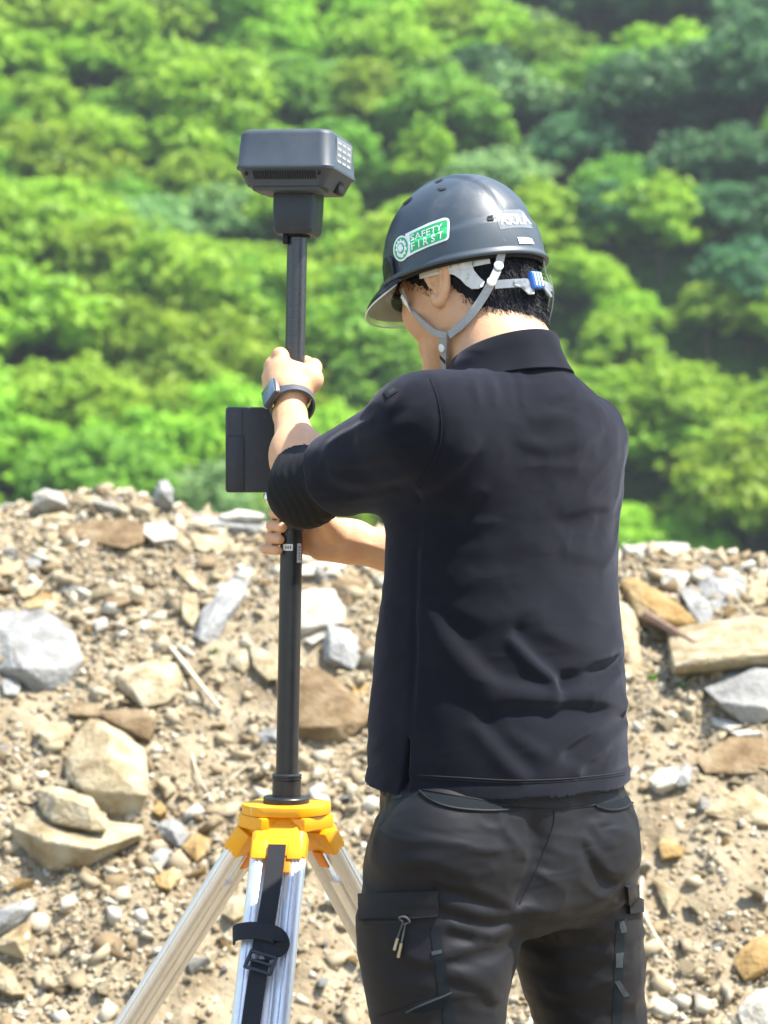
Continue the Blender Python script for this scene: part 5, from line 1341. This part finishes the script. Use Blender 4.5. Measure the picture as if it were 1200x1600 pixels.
# boots
for a_ in (AN_L, AN_R):
    bs = SDF(); heel = np.array([a_[0], a_[1], .045]); toe = heel + FW * .20
    bs.cone(heel, toe, .042, .036, .02); bs.cone(heel + [0, 0, .01], a_ + [0, 0, .06], .046, .052, .03); bs.cone(heel + FW * .07 + [0, 0, .02], a_, .045, .045, .04)
    bs.cut(lambda P: .004 - P[..., 2]); bs.rbox((heel + toe) / 2 + [0, 0, -.03], (.046, .150, .013), [RX, FW, z_], .010, .006)
    V, Fc = polygonize(bs, a_ - [.30, .15, .11], a_ + [.15, .35, .15], .006); wput('boot', V, Fc, boot_m, person, True)

# ---------------- wrist watch
wc = W(456, 631, 3.203); watch_m = pmat('watch_band', [(0.045, 0.055, 0.068), (0.07, 0.08, 0.095)], scale=60, rough=0.45)
wt = empty('wrist_watch', tuple(wc)); tag(wt, 'blue-grey smart watch strapped round the left wrist', 'watch')
wx = unit(np.cross(fa, np.array([0, -1, 0.2]))); wy = np.cross(fa, wx)
if wx[0] < 0: wx = -wx; wy = np.cross(fa, wx)
V = []; n = 40
for k in range(n):
    t = 2 * math.pi * k / n; c_, s_ = math.cos(t), math.sin(t)
    for rr, ww in ((.0285, -.0120), (.0318, -.0112), (.0326, .0), (.0318, .0112), (.0285, .0120)):
        V.append(wc + wx * c_ * (rr + .0015) + wy * s_ * rr + fa * ww)
Fc = [[k * 5 + j, k * 5 + (j + 1) % 5, ((k + 1) % n) * 5 + (j + 1) % 5, ((k + 1) % n) * 5 + j] for k in range(n) for j in range(5)]
mb = MB(); mb.add(np.array(V), Fc); mb.build('band', watch_m, wt)
cn = unit(np.array([-.74, -.66, .20])); cn = unit(cn - fa * (cn @ fa)); ct = np.cross(fa, cn)
cc = wc + cn * .0365
mb = MB(); mb.box(cc, (.034, .040, .0095), [ct, fa, cn], .0035, 3); cs = mb.build('case', pmat('watch_case', [(0.03, 0.033, 0.038), (0.05, 0.055, 0.06)], scale=60, rough=0.35), wt)
mb = MB(); mb.box(cc + cn * .0048, (.030, .036, .0012), [ct, fa, cn], .0005); mb.build('screen', pmat('watch_glass', [(0.10, 0.14, 0.18), (0.13, 0.17, 0.21)], scale=20, rough=0.12, rvar=.02), wt)
mb = MB(); mb.box(cc + ct * .0172, (.0018, .034, .0055), [ct, fa, cn], .0006); mb.box(cc - ct * .0172, (.0018, .034, .0055), [ct, fa, cn], .0006); mb.build('lug_bar', steel, wt)
# ------------------------------------------------------------------ hard hat
hat_m = pmat('helmet_shell', [(0.026, 0.038, 0.050), (0.037, 0.051, 0.064), (0.062, 0.077, 0.089)], scale=7, rough=0.42, rvar=0.12, bump=0.04, bscale=300, dist=0.0006, spec=0.5, detail=10)
scuff(hat_m, (0.16, 0.175, 0.185), 9, .56, .80, fac=.55); scuff(hat_m, (0.30, 0.31, 0.32), 22, .655, .70, (1, 6, 1), .5)
strap_m = pmat('grey_webbing', [(0.24, 0.245, 0.24), (0.34, 0.345, 0.335)], scale=300, rough=0.8, bump=0.3, bscale=900, dist=0.0006)
cradle_m = pmat('white_cradle', [(0.46, 0.46, 0.42), (0.55, 0.55, 0.51)], scale=30, rough=0.45)
snap_m = pmat('white_snap', [(0.66, 0.66, 0.64), (0.75, 0.75, 0.73)], scale=50, rough=0.35)
blue_m = pmat('blue_dial', [(0.03, 0.13, 0.50), (0.06, 0.20, 0.62)], scale=40, rough=0.3)
green_m = pmat('sticker_green', [(0.015, 0.33, 0.10), (0.03, 0.42, 0.14)], scale=60, rough=0.5)
swhite_m = pmat('sticker_white', [(0.66, 0.68, 0.66), (0.76, 0.78, 0.76)], scale=60, rough=0.5)
def clear_mat(name, tint, fac, rough=0.08):
    """Thin clear plastic: tinted see-through sheet with a gloss."""
    m, nt, p = nodes(name); N = nt.nodes; L = nt.links
    p.inputs['Base Color'].default_value = (*tint, 1); p.inputs['Roughness'].default_value = rough
    nz = N.new('ShaderNodeTexNoise'); nz.inputs['Scale'].default_value = 30; mr = N.new('ShaderNodeMapRange'); mr.inputs['To Min'].default_value = fac - .08; mr.inputs['To Max'].default_value = fac + .08
    L.new(nz.outputs[0], mr.inputs[0]); tr_ = N.new('ShaderNodeBsdfTransparent'); tr_.inputs[0].default_value = (*[min(1, .4 + t) for t in tint], 1)
    mx = N.new('ShaderNodeMixShader'); L.new(mr.outputs[0], mx.inputs[0]); L.new(tr_.outputs[0], mx.inputs[1]); L.new(p.outputs[0], mx.inputs[2]); L.new(mx.outputs[0], N['Material Output'].inputs[0])
    return m
smoke_m = clear_mat('smoked_plastic', (0.03, 0.03, 0.035), .55)
clear_m = clear_mat('clear_plastic', (0.5, 0.52, 0.47), .22)
film_m = clear_mat('clear_film', (0.35, 0.38, 0.40), .45, .3)

KP = math.radians(11); KRoll = math.radians(0)
kf = math.cos(KP) * hf0 - math.sin(KP) * z_; ku = math.cos(KP) * z_ + math.sin(KP) * hf0; kr = hr
KO = W(724, 426, 3.025); KA_, KB_, KH = .101, .1165, .1315
def K(x, y, z): return KO + x * kr + y * kf + z * ku
hat = empty('hard_hat', tuple(KO)); tag(hat, 'dark grey hard hat with a green safety sticker, worn by the person', 'hard hat')
def sstep(a, b, v): t = np.clip((v - a) / (b - a), 0, 1); return t * t * (3 - 2 * t)
def shell_pt(th, t, inner=0.0):
    """th round the hat from the right side, t from rim 0 to crown 1."""
    n = 2.2; s = math.sin(math.pi / 2 * t); r = max(1 - s ** n, 0) ** (1 / n)
    x = KA_ * r * math.cos(th); y = KB_ * r * math.sin(th); z = KH * s
    nn = np.array([x / KA_ ** 2, y / KB_ ** 2, max(z, 0) / KH ** 2 + 1e-5]); nn /= np.linalg.norm(nn)
    d = -inner
    if not inner:
        d += .0032 * (1 - sstep(.026, .034, abs(x))) * sstep(.035, .07, z)                       # raised crown panel
        lowline = .034 + .012 * sstep(-.02, -.12, y) - .026 * sstep(.0, .055, y)
        d += .0034 * (1 - sstep(lowline - .0025, lowline + .0025, z)) * sstep(.045, .015, y)       # stepped band round the back
    return np.array([x, y, z]) + nn * d
NT, NR = 120, 46; V = []; lev = np.linspace(0, 1, NR)[:-1]
def ring(f): return [f(2 * math.pi * k / NT) for k in range(NT)]
rows = [ring(lambda t: shell_pt(t, 0, .004) + [0, 0, -.001]),
        ring(lambda t: np.array([KA_ * 1.015 * math.cos(t), KB_ * 1.015 * math.sin(t), -.0065])),
        ring(lambda t: np.array([(KA_ + .0065) * math.cos(t), (KB_ + .0065) * math.sin(t), -.0070])),
        ring(lambda t: np.array([(KA_ + .0080) * math.cos(t), (KB_ + .0080) * math.sin(t), -.0040])),
        ring(lambda t: np.array([(KA_ + .0062) * math.cos(t), (KB_ + .0062) * math.sin(t), -.0008])),
        ring(lambda t: shell_pt(t, .012))]
rows += [ring(lambda t, l=l: shell_pt(t, l)) for l in lev if l > .02]
inn = [ring(lambda t, l=l: shell_pt(t, l, .004)) for l in lev[::3]][::-1]
allr = rows + [[shell_pt(0, 1)] * 1]
V = [p for r_ in rows for p in r_]; nr_ = len(rows); ti = len(V); V.append(shell_pt(0, 1))
Fc = [[i * NT + j, i * NT + (j + 1) % NT, (i + 1) * NT + (j + 1) % NT, (i + 1) * NT + j] for i in range(nr_ - 1) for j in range(NT)]
Fc += [[(nr_ - 1) * NT + j, (nr_ - 1) * NT + (j + 1) % NT, ti] for j in range(NT)]
b0 = len(V)
inr = [ring(lambda t, l=l: shell_pt(t, l, .004)) for l in lev[3::3]]; prev = 0
for r_ in inr:
    st_ = len(V); V += r_; Fc += [[prev + (j + 1) % NT, prev + j, st_ + j, st_ + (j + 1) % NT] for j in range(NT)]; prev = st_
V.append(shell_pt(0, 1, .004)); Fc += [[prev + (j + 1) % NT, prev + j, len(V) - 1] for j in range(NT)]
V = np.array([K(*p) for p in V]); mb = MB(); mb.add(V, Fc); shell = mb.build('shell', hat_m, hat, ang=70)
tri_f = [f for f in Fc]; KBVH = BVHTree.FromPolygons(V.tolist(), tri_f)

def project(me2d, name, mat, parent, to_px, th, bvh=KBVH, maxlen=2.0):
    th = th + .0006
    """Lays a flat drawing (vertices in pixels after to_px) on the surface below."""
    bm = bmesh.new(); vs_ = [bm.verts.new((*to_px(x, y), 0)) for x, y in me2d[0]]
    for f in me2d[1]:
        try: bm.faces.new([vs_[i] for i in f])
        except ValueError: pass
    bmesh.ops.triangulate(bm, faces=bm.faces[:])
    for _ in range(8):
        es = [e for e in bm.edges if e.calc_length() > maxlen]
        if not es: break
        bmesh.ops.subdivide_edges(bm, edges=es, cuts=1); bmesh.ops.triangulate(bm, faces=[f for f in bm.faces if len(f.verts) > 3])
    bad = []
    for v in bm.verts:
        l, n, i, d = cam_hit(bvh, v.co.x, v.co.y)
        if l is None: bad.append(v)
        else: v.co = l + n * th
    bmesh.ops.delete(bm, geom=bad, context='VERTS')
    bmesh.ops.recalc_face_normals(bm, faces=bm.faces[:])
    bm.verts.index_update(); V = [v.co[:] for v in bm.verts]; Fc = [[v.index for v in f.verts] for f in bm.faces]; bm.free()
    mb = MB(); mb.add(V, Fc); return mb.build(name, mat, parent, ang=60)
ID = lambda x, y: (x, y)
def text2d(s, bold=.02):
    cu = bpy.data.curves.new('text', 'FONT'); cu.body = s; cu.size = 1; cu.offset = bold; cu.resolution_u = 3
    o = bpy.data.objects.new('text', cu); COL.objects.link(o); bpy.context.view_layer.update()
    me = o.evaluated_get(bpy.context.evaluated_depsgraph_get()).to_mesh()
    V = np.array([v.co[:2] for v in me.vertices]); Fc = [list(p.vertices) for p in me.polygons]
    bpy.data.objects.remove(o); bpy.data.curves.remove(cu)
    V = (V - V.min(0)) / np.ptp(V, axis=0)
    return V, Fc
def quadmap(bl, br, tr_, tl):
    bl, br, tr_, tl = [np.array(q, float) for q in (bl, br, tr_, tl)]
    return lambda u, v: tuple((bl * (1 - u) + br * u) * (1 - v) + (tl * (1 - u) + tr_ * u) * v)
circ = lambda cx, cy, rx_, ry_, tilt=0., n=36: [(cx + rx_ * math.cos(t) * math.cos(tilt) - ry_ * math.sin(t) * math.sin(tilt), cy + rx_ * math.cos(t) * math.sin(tilt) + ry_ * math.sin(t) * math.cos(tilt)) for t in np.linspace(0, 2 * math.pi, n, endpoint=False)]
one = lambda P: (P, [list(range(len(P)))])
st = project(one([(634, 366), (645, 360.5), (670, 349), (693, 341), (698, 340.8), (702, 343), (703, 349), (702, 371), (700, 374.5), (697, 376.2), (670, 386), (650, 395), (640, 400.5), (634, 404)]), 'safety_sticker', swhite_m, hat, ID, .0005)
project(one(circ(628.3, 388.4, 12.6, 20.2, math.radians(6))), 'emblem_disc', swhite_m, st, ID, .0006)
project(one([(641, 367.2), (660, 357.6), (680, 349), (696.5, 344), (699.6, 346), (699, 370), (697, 373), (670, 383), (650, 391.5), (642, 396), (642, 380)]), 'green_field', green_m, st, ID, .0009)
project(one(circ(628.3, 388.4, 10.4, 17.2, math.radians(6))), 'green_disc', green_m, st, ID, .0010)
gear = []
for k in range(44):
    t = 2 * math.pi * k / 44; rr = 1.0 if (k % 4) in (0, 1) else .80; gear.append((628.3 + 8.6 * rr * math.cos(t), 388.4 + 14.4 * rr * math.sin(t)))
project(one(gear), 'cog_wheel', swhite_m, st, ID, .0014)
project(one(circ(628.3, 388.4, 5.2, 8.6)), 'cog_centre', green_m, st, ID, .0019)
cr_ = [(-.35, -1), (.35, -1), (.35, -.35), (1, -.35), (1, .35), (.35, .35), (.35, 1), (-.35, 1), (-.35, .35), (-1, .35), (-1, -.35), (-.35, -.35)]
project(one([(628.3 + 4.0 * x, 388.4 + 6.6 * y) for x, y in cr_]), 'cross', swhite_m, st, ID, .0024)
project(text2d('SAFETY', .008), 'lettering', swhite_m, st, quadmap((643.8, 378.8), (692, 360.0), (692.5, 349.8), (642.8, 368.4)), .0021, maxlen=1.3)
project(text2d('F I R S T', .012), 'lettering', swhite_m, st, quadmap((645, 391.5), (693.5, 372.5), (694, 362.5), (644, 380.5)), .0021, maxlen=1.3)
a_ = project(one([(771, 331), (790, 328), (812, 327.5), (818, 331), (826, 346), (832, 357), (815, 355.5), (800, 356), (782, 359)]), 'name_label', film_m, hat, ID, .0, maxlen=.9)
project(text2d('ASOLA', .02), 'lettering', swhite_m, a_, quadmap((783, 351.5), (829.5, 351), (820, 334), (778.5, 335)), .0009, maxlen=.9)
project(one([(808, 371), (820, 371), (829.5, 373), (834, 381.5), (820, 380.5), (811, 381)]), 'white_sticker', swhite_m, hat, ID, .0005)
for P in ([(683, 295), (697, 294.5), (698, 296.5), (688, 298.5)], [(629, 321), (634, 314), (645, 308), (643, 312), (635, 319)], [(679, 285), (690, 280.5), (693, 281.5), (683, 286)], [(760, 338.6), (770, 336.6), (771, 339), (762, 340)], [(760, 342), (771, 341.5), (772, 344), (762, 344.5)], [(597, 385), (601, 376), (602, 380), (599, 388)]):
    project(one(P), 'vent', voidp, hat, ID, .0006)
# mirrored vents on the hidden flank and a rim clip at the temple
for sx in (-1, 1):
    th = math.pi / 2 + sx * math.radians(62); c = K(KA_ * 1.03 * math.cos(th), KB_ * 1.03 * math.sin(th), .008); n_ = unit(kr * math.cos(th) / KA_ + kf * math.sin(th) / KB_); t_ = np.cross(ku, n_)
    mb = MB(); mb.prism([(-.015, -.014), (.015, -.014), (.015, .012), (.010, .021), (-.004, .021), (-.013, .010)], c - n_ * .002, t_ * sx, ku, n_, .0055, .0015); mb.build('visor_clip', smoke_m, hat)
# smoked peak and clear shield
def sheet_strip(name, mat, a0, r_, th=.0016):
    V = []; m = len(r_); nn = 33
    for k in range(nn):
        t = math.radians(90 - a0 + 2 * a0 * k / (nn - 1)); e = math.cos((k / (nn - 1) - .5) * math.pi) ** .55
        for d, z in r_: V.append(K((KA_ + .004 + d * e) * math.cos(t), (KB_ + .004 + d * e * 1.0) * math.sin(t), z * (.35 + .65 * e) if z < -.01 else z))
    V = np.array(V); V2 = V - ku * th; k = len(V); Fc = []
    for i in range(nn - 1):
        for j in range(m - 1):
            q = [i * m + j, i * m + j + 1, (i + 1) * m + j + 1, (i + 1) * m + j]; Fc += [q, [k + x for x in q[::-1]]]
        q = (m - 1); Fc.append([i * m + q, i * m + q + k, (i + 1) * m + q + k, (i + 1) * m + q])
    mb = MB(); mb.add(V, Fc); mb.V[0] = V; mb.V = [np.concatenate([V, V2])]; return mb.build(name, mat, hat, ang=60)
sheet_strip('peak', smoke_m, 76, [(.002, -.003), (.011, -.010), (.021, -.020), (.029, -.030)])
sheet_strip('clear_shield', clear_m, 70, [(-.012, -.030), (.006, -.036), (.018, -.0385), (.033, -.0390)])
V = []
for k in range(33):
    t = math.radians(20 + 140 * k / 32); e = math.cos((k / 32 - .5) * math.pi) ** .55; V.append(K((KA_ + .004 + .033 * e) * math.cos(t), (KB_ + .004 + .033 * e) * math.sin(t), -.0392 * (.35 + .65 * e)))
mb = MB(); mb.sweep(V, .0011, 6); mb.build('shield_edge', swhite_m, hat)
# dark inside trim at the temple
mb = MB()
V = [K(KA_ * .97 * math.cos(t), KB_ * .97 * math.sin(t), -.006) for t in np.radians(np.linspace(0, 360, 60))]
mb.sweep(V, .004, 6); mb.build('rim_trim', voidp, hat)

# suspension: band, side plates, straps, dial
cran = SDF(); cran.ell(H(0, -.009, .030), (.0880, .1005, .097), HA, .01); cran.ell(H(0, -.052, -.034), (.068, .054, .076), HA, .02); cran.ell(H(0, .028, -.030), (.066, .061, .085), HA, .03)
for sx in (-1, 1): cran.cone(H(sx * .052, -.005, -.050), H(sx * .018, .066, -.099), .027, .024, .03)
cran.cone(H(0, -.030, -.045), NECK, .065, .068, .04)
def cs_(px, py, o=0.0, Y=None):
    p = ray_sdf(cran, px, py) if Y is None else W(px, py, Y)
    if p is None: p = W(px, py, 3.0)
    n = unit(p - H(0, -.01, np.clip(((p - HC) @ hu), -.09, .03))); return p + n * o, n
def both(name, mat, pts, width, th, parent=hat, mirror=True):
    P, N_ = zip(*pts); mb = MB(); mb.ribbon(P, N_, width, th); mb.build(name, mat, parent)
    if mirror:
        f = lambda p: H(*(hloc(np.array(p)) * np.array([-1, 1, 1]))); g_ = lambda n: (n @ HA.T * np.array([-1, 1, 1])) @ HA
        mb = MB(); mb.ribbon([f(p) for p in P], [g_(np.array(n)) for n in N_], width, th); mb.build(name, mat, parent)
both('head_band', cradle_m, [cs_(656, 428), cs_(690, 420), cs_(725, 412), cs_(765, 404)], .014, .0016)
def plate_px(name, outline, mat, o, th):
    bm = bmesh.new(); f = bm.faces.new([bm.verts.new((x, y, 0)) for x, y in outline]); bmesh.ops.triangulate(bm, faces=[f])
    for _ in range(3):
        es = [e for e in bm.edges if e.calc_length() > 7]
        if not es: break
        bmesh.ops.subdivide_edges(bm, edges=es, cuts=1); bmesh.ops.triangulate(bm, faces=[q for q in bm.faces if len(q.verts) > 3])
    r_ = bmesh.ops.extrude_face_region(bm, geom=bm.faces[:]); topv = {e for e in r_['geom'] if isinstance(e, bmesh.types.BMVert)}
    V, Fc = [], []
    bm.verts.index_update()
    for v in bm.verts: p, n = cs_(v.co.x, v.co.y, o + (th if v in topv else 0)); V.append(p)
    Fc = [[v.index for v in f.verts] for f in bm.faces]; bm.free()
    mb = MB(); mb.add(V, Fc); mb.build(name, mat, hat, ang=60)
    V = [H(*(hloc(p) * np.array([-1, 1, 1]))) for p in V]; mb = MB(); mb.add(V, Fc); mb.build(name, mat, hat, ang=60)
plate_px('side_plate', [(684, 425), (700, 416), (735, 408), (741, 424), (750, 435), (757, 441), (755, 448), (748, 452), (737, 452), (728, 446), (720, 437), (710, 430), (696, 427)], cradle_m, .0012, .0022)
both('nape_band', film_m, [cs_(772, 446, .003), cs_(800, 444, .003), cs_(822, 443, .003), cs_(838, 443, .003)], .012, .0016)
plate_px('dial_plate', [(800, 440), (816, 438), (830, 440), (830, 462), (822, 462), (812, 452), (800, 447)], film_m, .0045, .002)
dp, dn_ = cs_(830, 441, .006); dx_ = unit(np.cross(dn_, hu))
dback = H(0, -.113, -.004); 
mb = MB(); mb.box(dp + dn_ * .002, (.020, .024, .010), [dx_, hu, dn_], .003); dial = mb.build('adjuster_dial', blue_m, hat)
mb = MB()
for k in range(3): mb.box(dp + dn_ * .0075 + dx_ * (k - 1) * .0062, (.0028, .019, .002), [dx_, hu, dn_], .0008)
mb.build('dial_grip', snap_m, dial)
J = cs_(700, 524, .002)
both('front_strap', strap_m, [cs_(629, 452, 0, 2.996), cs_(634, 466, 0, 2.990), cs_(645, 482, .003), cs_(662, 501, .003), cs_(682, 519, .003), J], .0088, .0016)
both('rear_strap', strap_m, [cs_(781, 396, .006), cs_(776, 420, .006), cs_(768, 440, .006), cs_(757, 462, .005), cs_(740, 488, .004), cs_(722, 509, .003), cs_(704, 524, .003)], .0115, .0016)
both('chin_strap', strap_m, [cs_(695.5, 521, .003), cs_(696, 540, .003), cs_(697, 560, .003), cs_(699, 582, .004), cs_(700, 600, .004)], .0145, .0018)
both('strap_lock', voidp, [cs_(697, 558, .0052), cs_(697.4, 563, .0052)], .0135, .0012)
both('strap_clip', snap_m, [cs_(631, 462, .002, 2.990), cs_(640, 474, .004, 2.986), cs_(648, 485, .0052)], .0058, .0024)
for px, py, o, r_ in ((776, 418, .0078, .0066), (766, 443, .0078, .0062), (695.5, 543, .0050, .0066)):
    p, n = cs_(px, py, o); mb = MB(); mb.lathe(p, [(r_, 0), (r_, .0012), (r_ * .8, .0022), (r_ * .3, .0026)], n, 20); mb.build('snap_button', snap_m, hat)
mb = MB(); p, n = cs_(706, 577, .005); mb.box(p, (.006, .006, .004), None, .001); p, n = cs_(690, 578, .005); mb.box(p, (.005, .006, .004), None, .001); mb.build('chin_buckle', snap_m, hat)
# strap from the far flank showing behind the nape
P = [H(.045, -.098, -.012), H(.050, -.092, -.040), H(.054, -.072, -.068), H(.060, -.040, -.090)]
mb = MB(); mb.ribbon([p + unit(p - H(0, -.02, -.03)) * .006 for p in P], [unit(p - H(0, -.02, -.03)) for p in P], .0115, .0016); mb.build('nape_strap', strap_m, hat)

# ------------------------------------------------------------------ light haze in the air of the valley
hm = bpy.data.materials.new('air'); hm.use_nodes = True; hn = hm.node_tree
for n_ in list(hn.nodes):
    if n_.type == 'BSDF_PRINCIPLED': hn.nodes.remove(n_)
vol = hn.nodes.new('ShaderNodeVolumePrincipled'); vol.inputs['Color'].default_value = (0.86, 0.93, 1.0, 1); vol.inputs['Density'].default_value = 0.0003; vol.inputs['Anisotropy'].default_value = 0.2
hn.links.new(vol.outputs[0], hn.nodes['Material Output'].inputs['Volume'])
zmax = 260.0
mb = MB(); mb.box((0, 350, (zmax - 34) / 2), (2600, 2700, zmax + 34)); hz = mb.build('haze', hm, smooth=False); tag(hz, 'thin bluish summer haze', 'haze', kind='stuff')
